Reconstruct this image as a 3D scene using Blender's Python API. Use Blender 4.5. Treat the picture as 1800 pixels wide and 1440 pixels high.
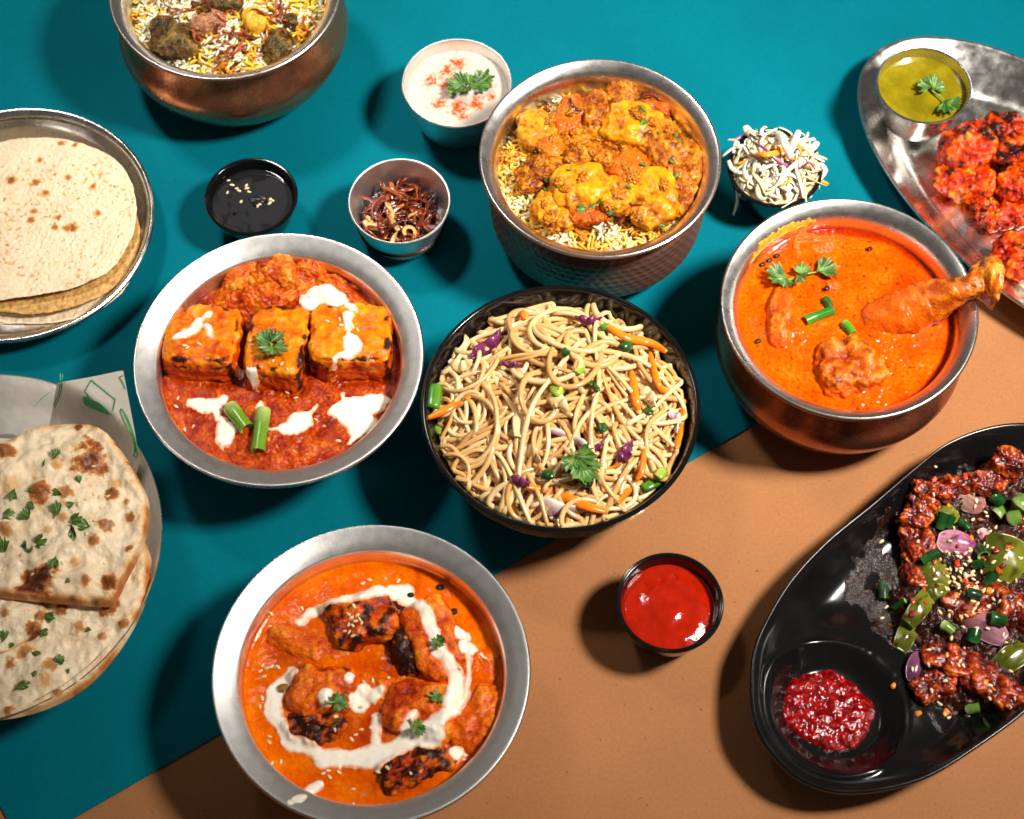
import bpy, math, random
import numpy as np
from mathutils import Vector, Matrix
from mathutils.bvhtree import BVHTree

random.seed(7); rng = np.random.default_rng(7)
for o in list(bpy.data.objects): bpy.data.objects.remove(o)
SC = bpy.context.scene
COL = SC.collection

# ---------------------------------------------------------------- camera
DIST = 1.25; TH = math.radians(27.6); FPX = 3400.0; PW, PH = 1800, 1440
CAM = DIST * np.array([0, -math.sin(TH), math.cos(TH)])
FW = -CAM / DIST; RT = np.array([1.0, 0, 0]); UP = np.cross(RT, FW)
cd = bpy.data.cameras.new("camera"); cam = bpy.data.objects.new("camera", cd); COL.objects.link(cam)
cam.location = CAM; cam.rotation_euler = (TH, 0, 0)
cd.sensor_width = 36; cd.lens = FPX / PW * 36; cd.clip_start = 0.05; cd.clip_end = 50
cd.dof.use_dof = True; cd.dof.focus_distance = 1.2; cd.dof.aperture_fstop = 9
SC.camera = cam

# ---------------------------------------------------------------- light
w = bpy.data.worlds.new("World"); SC.world = w; w.use_nodes = True
bg = w.node_tree.nodes["Background"]; bg.inputs[0].default_value = (1.0, .93, .86, 1); bg.inputs[1].default_value = 0.07

def lamp(name, loc, aim, size, energy, color, spread=180, shape='DISK', sy=None):
    l = bpy.data.lights.new(name, 'AREA'); l.shape = shape; l.size = size
    if sy: l.size_y = sy
    l.energy = energy; l.color = color; l.spread = math.radians(spread)
    o = bpy.data.objects.new(name, l); COL.objects.link(o); o.location = loc
    o.rotation_euler = (Vector(aim) - Vector(loc)).to_track_quat('-Z', 'Y').to_euler()
    return o
lamp("key_light", (1.0, -0.10, 1.55), (0.19, 0.16, 0), 0.30, 5.3, (1.0, .94, .86), 47)
lamp("second_key_light", (-0.62, 0.72, 1.60), (-0.10, 0.25, 0), 0.28, .68, (1.0, .96, .90), 30)
lamp("fill_light", (-0.35, 1.5, 1.9), (0, 0, 0), 0.5, 0.25, (1.0, .95, .9), 180)
lamp("ceiling_lamp", (0.35, 1.3, 1.5), (0, 0, 0), 0.10, .12, (1.0, .93, .85), 180)

SC.view_settings.view_transform = 'Standard'; SC.view_settings.look = 'None'
SC.view_settings.exposure = 0; SC.view_settings.gamma = 1
SC.render.engine = 'CYCLES'
SC.cycles.max_bounces = 6; SC.cycles.diffuse_bounces = 3; SC.cycles.glossy_bounces = 3; SC.cycles.transmission_bounces = 2

# ---------------------------------------------------------------- helpers
def S(r, g, b):
    c = np.array([r, g, b]) / 255.0
    return np.where(c <= .04045, c / 12.92, ((c + .055) / 1.055) ** 2.4)

def P(px, py, z=0.0):
    d = FW + RT * (px - PW / 2) / FPX - UP * (py - PH / 2) / FPX
    return CAM + d * ((z - CAM[2]) / d[2])

def ray(px, py):
    d = FW + RT * (px - PW / 2) / FPX - UP * (py - PH / 2) / FPX
    return Vector(CAM), Vector(d).normalized()

_pr = np.random.default_rng(3)
_perm = _pr.permutation(256).astype(np.int32); _perm = np.concatenate([_perm, _perm])
_grad = _pr.normal(size=(256, 3)); _grad /= np.linalg.norm(_grad, axis=1)[:, None]
_gx, _gy, _gz = [np.ascontiguousarray(_grad[:, k]).astype(np.float32) for k in range(3)]
def noise(p):
    p = np.asarray(p, float); fl = np.floor(p); f = (p - fl).astype(np.float32); i = fl.astype(np.int32) & 255
    x, y, z = f[:, 0], f[:, 1], f[:, 2]; X, Y, Zi = i[:, 0], i[:, 1], i[:, 2]
    u = f * f * f * (f * (f * 6 - 15) + 10); ux, uy, uz = u[:, 0], u[:, 1], u[:, 2]
    A = _perm[X] + Y; B = _perm[X + 1] + Y
    A0, A1, B0, B1 = [_perm[q & 255] + Zi for q in (A, A + 1, B, B + 1)]
    def g(h, dx, dy, dz):
        h = _perm[h & 255]; return _gx[h] * (x - dx) + _gy[h] * (y - dy) + _gz[h] * (z - dz)
    def lay(k):
        a0 = g(A0 + k, 0, 0, k); b0 = g(B0 + k, 1, 0, k); a1 = g(A1 + k, 0, 1, k); b1 = g(B1 + k, 1, 1, k)
        m0 = a0 + (b0 - a0) * ux; m1 = a1 + (b1 - a1) * ux; return m0 + (m1 - m0) * uy
    l0, l1 = lay(0), lay(1)
    return ((l0 + (l1 - l0) * uz) * 1.5).astype(float)
def fbm(p, o=4, gain=.5):
    p = np.asarray(p, float); a = 1.0; s = 0; t = 0
    for k in range(o):
        s = s + a * noise(p * 2.03 ** k + 17.3 * k); t += a; a *= gain
    return s / t
def ridged(p, o=4):
    p = np.asarray(p, float); a = 1.0; s = 0; t = 0
    for k in range(o):
        s = s + a * (1 - 2 * np.abs(noise(p * 2.03 ** k + 9.1 * k))); t += a; a *= .5
    return s / t
def sstep(a, b, x): t = np.clip((x - a) / (b - a), 0, 1); return t * t * (3 - 2 * t)
def grad(t, stops):
    xs = [s[0] for s in stops]; cs = np.array([s[1] for s in stops])
    return np.stack([np.interp(t, xs, cs[:, k]) for k in range(3)], 1)
def lerp(a, b, t): return a + (b - a) * np.asarray(t)[:, None]

class Dish:                                    # collects surfaces so that toppings can be laid on them
    def __init__(s, z=None): s.L = []; s.z = z
    def add(s, V, F):
        V = np.asarray(V, float); s.L.append((BVHTree.FromPolygons(V.tolist(), np.asarray(F).tolist() if not isinstance(F, list) else F), V.min(0), V.max(0)))
    def hit(s, px, py):
        o, d = ray(px, py); best = None
        for b_, lo, hi in s.L:
            h = b_.ray_cast(o, d)
            if h[0] is not None and (best is None or h[3] < best[3]): best = h
        if best is None:
            return (None, None) if s.z is None else (P(px, py, s.z), np.array([0, 0, 1.0]))
        n = best[1]
        if n.z < 0: n = -n
        return np.array(best[0]), np.array(n)
    def heights(s, gx, gy, ii, jj):
        out = np.full(len(ii), np.nan); X = gx[ii]; Y = gy[jj]; dn = Vector((0, 0, -1))
        for b_, lo, hi in s.L:
            m = np.nonzero((X >= lo[0]) & (X <= hi[0]) & (Y >= lo[1]) & (Y <= hi[1]) & ~(out > hi[2]))[0]
            rc = b_.ray_cast
            for k in m:
                h = rc((X[k], Y[k], .3), dn)
                if h[0] is not None and not out[k] > h[0].z: out[k] = h[0].z
        return out

def data(name, V, F, mat, col=None, smooth=True):
    me = bpy.data.meshes.new(name)
    me.from_pydata(np.asarray(V, float).tolist(), [], F.tolist() if isinstance(F, np.ndarray) else [list(map(int, f)) for f in F])
    if smooth: me.polygons.foreach_set('use_smooth', [True] * len(me.polygons))
    if col is not None:
        a = me.color_attributes.new('Col', 'FLOAT_COLOR', 'POINT')
        c = np.ones((len(V), 4)); c[:, :3] = np.clip(col, 0, 1); a.data.foreach_set('color', c.ravel())
    if mat: me.materials.append(mat)
    me.update(); return me

def tag(o, label, cat, group=None, kind=None):
    if label: o['label'] = label
    if cat: o['category'] = cat
    if group: o['group'] = group
    if kind: o['kind'] = kind
    return o

def mesh(name, V, F, mat, col=None, parent=None, dish=None, smooth=True, label=None, cat=None, group=None, kind=None):
    V = np.asarray(V, float)
    if dish is not None: dish.add(V, F)
    if parent is not None: loc = np.array(parent.matrix_world.translation) if False else np.array(parent['_o'])
    else: loc = np.array([(V[:, 0].min() + V[:, 0].max()) / 2, (V[:, 1].min() + V[:, 1].max()) / 2, V[:, 2].min()])
    o = bpy.data.objects.new(name, data(name, V - loc, F, mat, col, smooth)); COL.objects.link(o)
    if parent is not None: o.parent = parent
    else: o.location = loc
    o['_o'] = loc.tolist()
    if label: tag(o, label, cat, group)
    if kind: o['kind'] = kind
    return o

def thing(name, loc, label, cat, group=None):
    e = bpy.data.objects.new(name, None); COL.objects.link(e); e.location = loc; e['_o'] = [float(x) for x in loc]
    e.empty_display_size = .02
    return tag(e, label, cat, group)

def inst(name, me, M, label=None, cat=None, group=None, parent=None):
    o = bpy.data.objects.new(name, me); COL.objects.link(o)
    if parent is not None:
        o.parent = parent; M = Matrix.Translation(-Vector(parent['_o'])) @ M
    o.matrix_local = M
    o['_o'] = list(M.translation)
    if label: tag(o, label, cat, group)
    return o

def spline(pts, n, closed=False):
    p = np.asarray(pts, float); m = len(p)
    if closed: q = np.concatenate([p[-1:], p, p[:2]])
    else: q = np.concatenate([2 * p[:1] - p[1:2], p, 2 * p[-1:] - p[-2:-1]])
    seg = m if closed else m - 1
    t = np.linspace(0, seg, n, endpoint=not closed); i = np.minimum(t.astype(int), seg - 1); f = (t - i)[:, None]
    a, b, c, d = q[i], q[i + 1], q[i + 2], q[i + 3]
    return .5 * (2 * b + (c - a) * f + (2 * a - 5 * b + 4 * c - d) * f ** 2 + (3 * b - a - 3 * c + d) * f ** 3)

def quads(nr, nc, wrap=True):
    i = np.arange(nr - 1)[:, None] * nc; m = nc if wrap else nc - 1
    j = np.arange(m)[None]; k = (j + 1) % nc
    return np.stack([(i + j).ravel(), (i + k).ravel(), (i + nc + k).ravel(), (i + nc + j).ravel()], 1)

def lathe(prof, c, seg=128, n=60, warp=None):
    pr = spline(prof, n)
    a = np.linspace(0, 2 * np.pi, seg, endpoint=False)
    r = pr[:, 0][:, None].clip(0.0005); z = pr[:, 1][:, None]
    if warp is not None: r = warp(r, z, a)
    V = np.stack([c[0] + r * np.cos(a), c[1] + r * np.sin(a), np.broadcast_to(c[2] + z, r.shape[:1] + (seg,)) + 0 * r], -1).reshape(-1, 3)
    return V, quads(n, seg)

def frames(C):
    T = np.gradient(C, axis=0); T /= np.linalg.norm(T, axis=1)[:, None] + 1e-9
    N = np.zeros_like(T); up = np.array([0, 0, 1.0])
    n = np.cross(up, T[0]); n = n if np.linalg.norm(n) > 1e-3 else np.array([1.0, 0, 0])
    for k in range(len(T)):
        n = n - T[k] * (n @ T[k]); n /= np.linalg.norm(n) + 1e-9; N[k] = n
    return T, N, np.cross(T, N)
def tube(C, rad, sides=8, flat=1.0, twist=0.0, cap=True):
    C = np.asarray(C, float); m = len(C); rad = np.broadcast_to(rad, (m,)).astype(float)
    T, N, B = frames(C)
    tw = np.linspace(0, twist, m)[:, None]
    a = np.linspace(0, 2 * np.pi, sides, endpoint=False)
    ca, sa = np.cos(a)[None], np.sin(a)[None] * flat
    x = ca * np.cos(tw) - sa * np.sin(tw); y = ca * np.sin(tw) + sa * np.cos(tw)
    V = C[:, None] + rad[:, None, None] * (x[..., None] * N[:, None] + y[..., None] * B[:, None])
    F = quads(m, sides).tolist()
    if cap: F.append(list(range(sides))[::-1]); F.append([(m - 1) * sides + k for k in range(sides)])
    return V.reshape(-1, 3), F

_cs = {}
def cubesphere(n):
    if n in _cs: return _cs[n]
    g = np.tan(np.linspace(-1, 1, n + 1) * np.pi / 4); a, b = np.meshgrid(g, g, indexing='ij'); o = np.ones_like(a)
    V = []; F = []
    for ax in range(3):
        for s in (1, -1):
            p = np.stack([o * s, a, b * s], -1).reshape(-1, 3); p = np.roll(p, ax, axis=1)
            i = np.arange(n)[:, None] * (n + 1) + np.arange(n)[None]
            F.append(np.stack([i, i + n + 1, i + n + 2, i + 1], -1).reshape(-1, 4) + len(V) * (n + 1) ** 2); V.append(p)
    V = np.concatenate(V); F = np.concatenate(F)
    key = np.round(V, 5); _, idx, inv = np.unique(key, axis=0, return_index=True, return_inverse=True)
    V = V[idx]; F = inv.ravel()[F]; V = V / np.linalg.norm(V, axis=1)[:, None]
    _cs[n] = (V, F); return _cs[n]

def rotm(rz, rx=0, ry=0): return np.array(Matrix.Rotation(rz, 3, 'Z') @ Matrix.Rotation(rx, 3, 'X') @ Matrix.Rotation(ry, 3, 'Y'))

def blob(c, size, rz=0, rx=0, ry=0, p=2.6, amp=.14, fr=1.3, fine=.035, ff=6, n=22, seed=0, rid=.5):
    d, F = cubesphere(n)
    L = d / ((np.abs(d) ** p).sum(1) ** (1 / p))[:, None]
    q = L * np.array(size) / np.mean(size)
    a = fbm(q * fr + seed * 3.7, 3); b = ridged(q * ff * .5 + seed * 5.1, 3); e = fbm(q * ff + seed * 1.9, 3)
    disp = amp * a * 2 + fine * (rid * b + (1 - rid) * e * 2)
    V = L * np.array(size) + d * (disp * np.mean(size))[:, None]
    V = V @ rotm(rz, rx, ry).T + np.array(c)
    return V, F, dict(L=L, q=q, a=a, b=b, e=e, disp=disp, N=d @ rotm(rz, rx, ry).T)

def outline_slab(out, zf, thick, rings=60, seg=260, col=None, zdisp=None, edge=.25):
    """rounded flat body over a closed star-shaped outline; zf(x,y,s) gives the underside"""
    b = spline(out, seg, True); c = b.mean(0)
    s = np.linspace(0, 1, rings) ** .8
    XY = c + s[:, None, None] * (b - c)[None]; ss = np.repeat(s, seg)
    X = XY.reshape(-1, 2)
    th = thick * np.sqrt(np.clip(1 - np.clip((ss - (1 - edge)) / edge, 0, 1) ** 2.5, 0, 1))
    z0 = zf(X[:, 0], X[:, 1], ss)
    dz = zdisp(X[:, 0], X[:, 1], ss) if zdisp else 0
    top = np.concatenate([X, (z0 + thick * .5 + th * .5 + dz)[:, None]], 1)
    bot = np.concatenate([X, (z0 + thick * .5 - th * .5 + np.minimum(dz, 0) * .5)[:, None]], 1)
    F = quads(rings, seg); n = len(top)
    V = np.concatenate([top, bot]); F2 = F[:, ::-1] + n
    return V, np.concatenate([F, F2]), ss, X

# ---------------------------------------------------------------- materials
def nodes(name):
    m = bpy.data.materials.new(name); m.use_nodes = True
    nt = m.node_tree; return m, nt, nt.nodes['Principled BSDF']
def N(nt, t, **k):
    n = nt.nodes.new(t)
    for a, b in k.items():
        if a.startswith('i_'): n.inputs[a[2:].replace('_', ' ')].default_value = b
        else: setattr(n, a, b)
    return n
def bumpnoise(nt, b, scale, strength, dist, detail=4, coord=None, kind='ShaderNodeTexNoise'):
    tc = N(nt, 'ShaderNodeTexCoord'); t = N(nt, kind); t.inputs['Scale'].default_value = scale
    if kind == 'ShaderNodeTexNoise': t.inputs['Detail'].default_value = detail
    nt.links.new(tc.outputs['Object'], t.inputs['Vector'])
    bp = N(nt, 'ShaderNodeBump'); bp.inputs['Strength'].default_value = strength; bp.inputs['Distance'].default_value = dist
    nt.links.new(t.outputs[0], bp.inputs['Height']); nt.links.new(bp.outputs[0], b.inputs['Normal'])
    return t
def vcmat(name, rough=.4, sss=.0, coat=0, bs=900, bst=.4, bd=.0006, spec=.5, var=.25, vs=700, roughvar=.0):
    """colour from the pieces' own pigment, with fine grain"""
    m, nt, b = nodes(name)
    at = N(nt, 'ShaderNodeVertexColor', layer_name='Col')
    t = bumpnoise(nt, b, bs, bst, bd)
    tc = N(nt, 'ShaderNodeTexCoord'); n2 = N(nt, 'ShaderNodeTexNoise'); n2.inputs['Scale'].default_value = vs; n2.inputs['Detail'].default_value = 5
    nt.links.new(tc.outputs['Object'], n2.inputs['Vector'])
    mr = N(nt, 'ShaderNodeMapRange'); mr.inputs[1].default_value = .3; mr.inputs[2].default_value = .7; mr.inputs[3].default_value = 1 - var; mr.inputs[4].default_value = 1 + var
    nt.links.new(n2.outputs[0], mr.inputs[0])
    mx = N(nt, 'ShaderNodeVectorMath', operation='SCALE')
    nt.links.new(at.outputs[0], mx.inputs[0]); nt.links.new(mr.outputs[0], mx.inputs['Scale'])
    nt.links.new(mx.outputs[0], b.inputs['Base Color'])
    b.inputs['Roughness'].default_value = rough; b.inputs['Specular IOR Level'].default_value = spec
    if roughvar:
        m3 = N(nt, 'ShaderNodeMapRange'); m3.inputs[1].default_value = .35; m3.inputs[2].default_value = .65; m3.inputs[3].default_value = max(.05, rough - roughvar); m3.inputs[4].default_value = rough + roughvar
        nt.links.new(n2.outputs[0], m3.inputs[0]); nt.links.new(m3.outputs[0], b.inputs['Roughness'])
    if sss:
        b.inputs['Subsurface Weight'].default_value = sss; b.inputs['Subsurface Scale'].default_value = .003
        b.inputs['Subsurface Radius'].default_value = (1, .5, .25)
    if coat: b.inputs['Coat Weight'].default_value = coat; b.inputs['Coat Roughness'].default_value = .12
    return m
def solid(name, col, rough=.4, var=.15, vs=400, bs=900, bst=.2, bd=.0004, sss=0, coat=0, metallic=0, rv=0, objvar=0, spec=.5):
    m, nt, b = nodes(name)
    t = bumpnoise(nt, b, bs, bst, bd)
    tc = N(nt, 'ShaderNodeTexCoord'); n2 = N(nt, 'ShaderNodeTexNoise'); n2.inputs['Scale'].default_value = vs; n2.inputs['Detail'].default_value = 5
    nt.links.new(tc.outputs['Object'], n2.inputs['Vector'])
    mr = N(nt, 'ShaderNodeMapRange'); mr.inputs[1].default_value = .3; mr.inputs[2].default_value = .7; mr.inputs[3].default_value = 1 - var; mr.inputs[4].default_value = 1 + var
    nt.links.new(n2.outputs[0], mr.inputs[0])
    rgb = N(nt, 'ShaderNodeRGB'); rgb.outputs[0].default_value = (*col, 1)
    mx = N(nt, 'ShaderNodeVectorMath', operation='SCALE'); nt.links.new(rgb.outputs[0], mx.inputs[0])
    sc = mr.outputs[0]
    if objvar:
        oi = N(nt, 'ShaderNodeObjectInfo'); m2 = N(nt, 'ShaderNodeMapRange'); m2.inputs[3].default_value = 1 - objvar; m2.inputs[4].default_value = 1 + objvar
        nt.links.new(oi.outputs['Random'], m2.inputs[0]); mm = N(nt, 'ShaderNodeMath', operation='MULTIPLY')
        nt.links.new(mr.outputs[0], mm.inputs[0]); nt.links.new(m2.outputs[0], mm.inputs[1]); sc = mm.outputs[0]
    nt.links.new(sc, mx.inputs['Scale']); nt.links.new(mx.outputs[0], b.inputs['Base Color'])
    b.inputs['Roughness'].default_value = rough; b.inputs['Metallic'].default_value = metallic; b.inputs['Specular IOR Level'].default_value = spec
    if rv:
        m3 = N(nt, 'ShaderNodeMapRange'); m3.inputs[1].default_value = .3; m3.inputs[2].default_value = .7; m3.inputs[3].default_value = max(.03, rough - rv); m3.inputs[4].default_value = rough + rv
        nt.links.new(n2.outputs[0], m3.inputs[0]); nt.links.new(m3.outputs[0], b.inputs['Roughness'])
    if sss:
        b.inputs['Subsurface Weight'].default_value = sss; b.inputs['Subsurface Scale'].default_value = .003; b.inputs['Subsurface Radius'].default_value = (1, .6, .35)
    if coat: b.inputs['Coat Weight'].default_value = coat; b.inputs['Coat Roughness'].default_value = .08
    return m
def scratched(name, col, rough, rv=.1, stretch=1.0, metal=1.0):
    """used metal: fine scratches and smudges"""
    m, nt, b = nodes(name)
    tc = N(nt, 'ShaderNodeTexCoord')
    n1 = N(nt, 'ShaderNodeTexNoise'); n1.inputs['Scale'].default_value = 160; n1.inputs['Detail'].default_value = 8
    nt.links.new(tc.outputs['Object'], n1.inputs['Vector'])
    mp = N(nt, 'ShaderNodeMapping'); mp.inputs['Scale'].default_value = (1, .06, .4); mp.inputs['Rotation'].default_value = (0, 0, .6)
    nt.links.new(tc.outputs['Object'], mp.inputs['Vector'])
    n2 = N(nt, 'ShaderNodeTexNoise'); n2.inputs['Scale'].default_value = 2600; n2.inputs['Detail'].default_value = 2
    nt.links.new(mp.outputs[0], n2.inputs['Vector'])
    mr = N(nt, 'ShaderNodeMapRange'); mr.inputs[1].default_value = .3; mr.inputs[2].default_value = .7; mr.inputs[3].default_value = max(.04, rough - rv); mr.inputs[4].default_value = rough + rv
    nt.links.new(n1.outputs[0], mr.inputs[0]); nt.links.new(mr.outputs[0], b.inputs['Roughness'])
    bp = N(nt, 'ShaderNodeBump'); bp.inputs['Strength'].default_value = .12 * stretch; bp.inputs['Distance'].default_value = .0002
    nt.links.new(n2.outputs[0], bp.inputs['Height']); nt.links.new(bp.outputs[0], b.inputs['Normal'])
    m2 = N(nt, 'ShaderNodeMapRange'); m2.inputs[1].default_value = .35; m2.inputs[2].default_value = .7; m2.inputs[3].default_value = 1.04; m2.inputs[4].default_value = .92
    nt.links.new(n1.outputs[0], m2.inputs[0])
    rgb = N(nt, 'ShaderNodeRGB'); rgb.outputs[0].default_value = (*col, 1)
    mx = N(nt, 'ShaderNodeVectorMath', operation='SCALE'); nt.links.new(rgb.outputs[0], mx.inputs[0]); nt.links.new(m2.outputs[0], mx.inputs['Scale'])
    nt.links.new(mx.outputs[0], b.inputs['Base Color']); b.inputs['Metallic'].default_value = metal
    return m

STEEL = scratched('steel', (.74, .71, .67), .26, .04)
LIPSTEEL = scratched('brushed_steel', (.86, .84, .81), .40, .04, 1.6)
FLARESTEEL = scratched('worn_steel', (.76, .73, .70), .29, .04, 1.2)
MIRROR = scratched('polished_steel', (.84, .81, .77), .24, .07, .8)
COPPER = scratched('copper', (.56, .22, .11), .27, .07, metal=.92)
HAMMER = scratched('hammered_copper', (.33, .16, .11), .42, .05, metal=.72)
DARKCOPPER = scratched('dark_copper', (.34, .12, .06), .26, .06, metal=.86)
BLACK = solid('black_melamine', (.004, .004, .0042), .13, rv=.03, vs=60, bst=.01)
MATBLACK = solid('black_matte_melamine', (.004, .004, .0042), .19, rv=.04, vs=60, bst=.015)

def paper_mat(name, col, fib, specks, mott):
    m, nt, b = nodes(name)
    tc = N(nt, 'ShaderNodeTexCoord')
    def nz(s, d): 
        n = N(nt, 'ShaderNodeTexNoise'); n.inputs['Scale'].default_value = s; n.inputs['Detail'].default_value = d
        nt.links.new(tc.outputs['Object'], n.inputs['Vector']); return n
    a, c, e = nz(9, 7), nz(500, 4), nz(260, 2)
    r1 = N(nt, 'ShaderNodeMapRange'); r1.inputs[1].default_value = .3; r1.inputs[2].default_value = .7; r1.inputs[3].default_value = 1 - mott; r1.inputs[4].default_value = 1 + mott
    nt.links.new(a.outputs[0], r1.inputs[0])
    r2 = N(nt, 'ShaderNodeMapRange'); r2.inputs[1].default_value = .3; r2.inputs[2].default_value = .7; r2.inputs[3].default_value = 1 - fib; r2.inputs[4].default_value = 1 + fib
    nt.links.new(c.outputs[0], r2.inputs[0])
    r3 = N(nt, 'ShaderNodeMapRange'); r3.inputs[1].default_value = .70; r3.inputs[2].default_value = .76; r3.inputs[3].default_value = 1; r3.inputs[4].default_value = 1 - specks
    nt.links.new(e.outputs[0], r3.inputs[0])
    k = N(nt, 'ShaderNodeMath', operation='MULTIPLY'); k2 = N(nt, 'ShaderNodeMath', operation='MULTIPLY')
    nt.links.new(r1.outputs[0], k.inputs[0]); nt.links.new(r2.outputs[0], k.inputs[1]); nt.links.new(k.outputs[0], k2.inputs[0]); nt.links.new(r3.outputs[0], k2.inputs[1])
    rgb = N(nt, 'ShaderNodeRGB'); rgb.outputs[0].default_value = (*col, 1)
    mx = N(nt, 'ShaderNodeVectorMath', operation='SCALE'); nt.links.new(rgb.outputs[0], mx.inputs[0]); nt.links.new(k2.outputs[0], mx.inputs['Scale'])
    nt.links.new(mx.outputs[0], b.inputs['Base Color']); b.inputs['Roughness'].default_value = .7; b.inputs['Specular IOR Level'].default_value = .04
    bp = N(nt, 'ShaderNodeBump'); bp.inputs['Strength'].default_value = .25; bp.inputs['Distance'].default_value = .0003
    nt.links.new(c.outputs[0], bp.inputs['Height']); nt.links.new(bp.outputs[0], b.inputs['Normal'])
    return m
KRAFT = paper_mat('kraft_paper', S(162, 110, 71), .07, .4, .10)
TEAL = paper_mat('teal_paper', S(0, 103, 117), .05, .14, .11)

GRAVY = vcmat('smooth_gravy', .13, sss=.0, coat=.0, spec=.16, bs=420, bst=.25, bd=.0007, var=.12, vs=500)
MASALA = vcmat('coarse_masala', .15, sss=.0, coat=.0, spec=.22, bs=520, bst=.5, bd=.0012, var=.28, vs=650)
MEAT = vcmat('spiced_meat', .16, sss=.0, coat=.0, spec=.24, bs=800, bst=.6, bd=.0010, var=.3, vs=800, roughvar=.1)
GLAZE = vcmat('glazed_meat', .14, sss=.06, coat=.0, spec=.6, bs=600, bst=.6, bd=.0012, var=.3, vs=600, roughvar=.05)
SAUCE = vcmat('dark_sticky_sauce', .12, coat=.0, bs=520, bst=.8, bd=.0018, var=.4, vs=500)
PANEER = vcmat('grilled_paneer', .30, sss=.0, coat=.0, spec=.25, bs=500, bst=.4, bd=.0010, var=.15, vs=450)
CREAM = vcmat('cream', .28, sss=.15, spec=.3, bs=200, bst=.05, bd=.0005, var=.03, vs=300)
DOUGH = vcmat('baked_dough', .42, sss=.05, spec=.4, bs=420, bst=.4, bd=.0010, var=.06, vs=500)
CRISP = vcmat('crisp_papad', .50, sss=.05, bs=450, bst=.7, bd=.0009, var=.06, vs=600)
RICE = vcmat('cooked_rice', .38, sss=.3, bs=900, bst=.1, bd=.0003, var=.06, vs=600)
STRAND = vcmat('oily_noodle', .20, sss=.2, coat=.45, bs=500, bst=.3, bd=.0006, var=.06, vs=500)
FRIED = vcmat('fried_onion', .25, sss=.15, coat=.3, bs=900, bst=.3, bd=.0004, var=.25, vs=900)
SHRED = vcmat('raw_vegetable', .28, sss=.3, coat=.1, bs=600, bst=.1, bd=.0003, var=.05, vs=500)
VEG = vcmat('cooked_vegetable', .24, sss=.12, coat=.1, spec=.4, bs=500, bst=.15, bd=.0004, var=.08, vs=500)
PEPPER = vcmat('pepper_skin', .20, spec=.5, bs=300, bst=.08, bd=.0004, var=.08, vs=500)
LEAF = vcmat('herb_leaf', .42, sss=.1, bs=1200, bst=.3, bd=.0003, var=.22, vs=900)
SEED = solid('sesame_seed', S(236, 208, 160), .4, var=.08, sss=.15, objvar=.12)
KETCH = solid('ketchup', S(164, 26, 4), .10, var=.16, vs=150, bs=130, bst=.5, bd=.0014, sss=.1, coat=.3)
SOY = solid('dark_soy', (.012, .012, .014), .06, var=.05, bst=.02)
LIMEGREEN = vcmat('mint_chutney', .10, coat=.4, bs=200, bst=.1, bd=.0006, var=.12, vs=260)
WAX = solid('wax_paper', S(226, 214, 198), .38, var=.04, vs=300, sss=.15)
INK = solid('green_ink', S(0, 140, 66), .4, var=.1)

# ---------------------------------------------------------------- tabletop
V, F = np.array([[-1.6, -1.4, 0], [1.6, -1.4, 0], [1.6, 1.8, 0], [-1.6, 1.8, 0]]), [[0, 1, 2, 3]]
o = mesh('tabletop', V, F, KRAFT, smooth=False); o['kind'] = 'structure'
a = P(130, 1440)[:2]; b = P(1330, 745)[:2]; u = (b - a) / np.linalg.norm(b - a); v = np.array([-u[1], u[0]])
k = P(5, 1425)[:2]; c0 = a + u * ((k - a) @ u)
q = [c0, c0 + u * 1.7, c0 + u * 1.7 + v * 1.5, c0 + v * 1.5]
V = np.array([[*p, z] for z in (.0006, .0016) for p in q])
o = mesh('teal_sheet', V, [[4, 5, 6, 7], [3, 2, 1, 0], [0, 1, 5, 4], [1, 2, 6, 5], [2, 3, 7, 6], [3, 0, 4, 7]], TEAL, smooth=False); o['kind'] = 'structure'
Z0 = .0017   # resting height on the sheet

# ================================================================ vessels
def handi_wide(name, c, R, h, label, body=STEEL):
    t = thing(name, (c[0], c[1], Z0), label, 'bowl'); C = (c[0], c[1], Z0)
    out = [(0, 0), (.35*R, 0), (.62*R, .0005), (.70*R, .12*h), (.765*R, .34*h), (.795*R, .52*h), (.83*R, .74*h), (.848*R, h-.0150), (.856*R, h-.0112), (.91*R, h-.0068), (.985*R, h-.0042), (1.0*R, h-.0030), (1.006*R, h-.0012), (1.0*R, h)]
    V, F = lathe(out, C, 144, 90); mesh('body', V, F, body, parent=t)
    inn = [(1.0*R, h), (.990*R, h+.0004), (.95*R, h-.0010), (.90*R, h-.0030), (.866*R, h-.0048), (.848*R, h-.0062), (.838*R, h-.0090), (.834*R, h-.015), (.832*R, h-.020), (.80*R, .6*h), (.77*R, .5*h), (.72*R, .28*h), (.5*R, .06*h), (0, .05*h)]
    V, F = lathe(inn, C, 160, 110); mesh('lining_and_lip', V, F, LIPSTEEL, parent=t)
    return t
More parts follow.
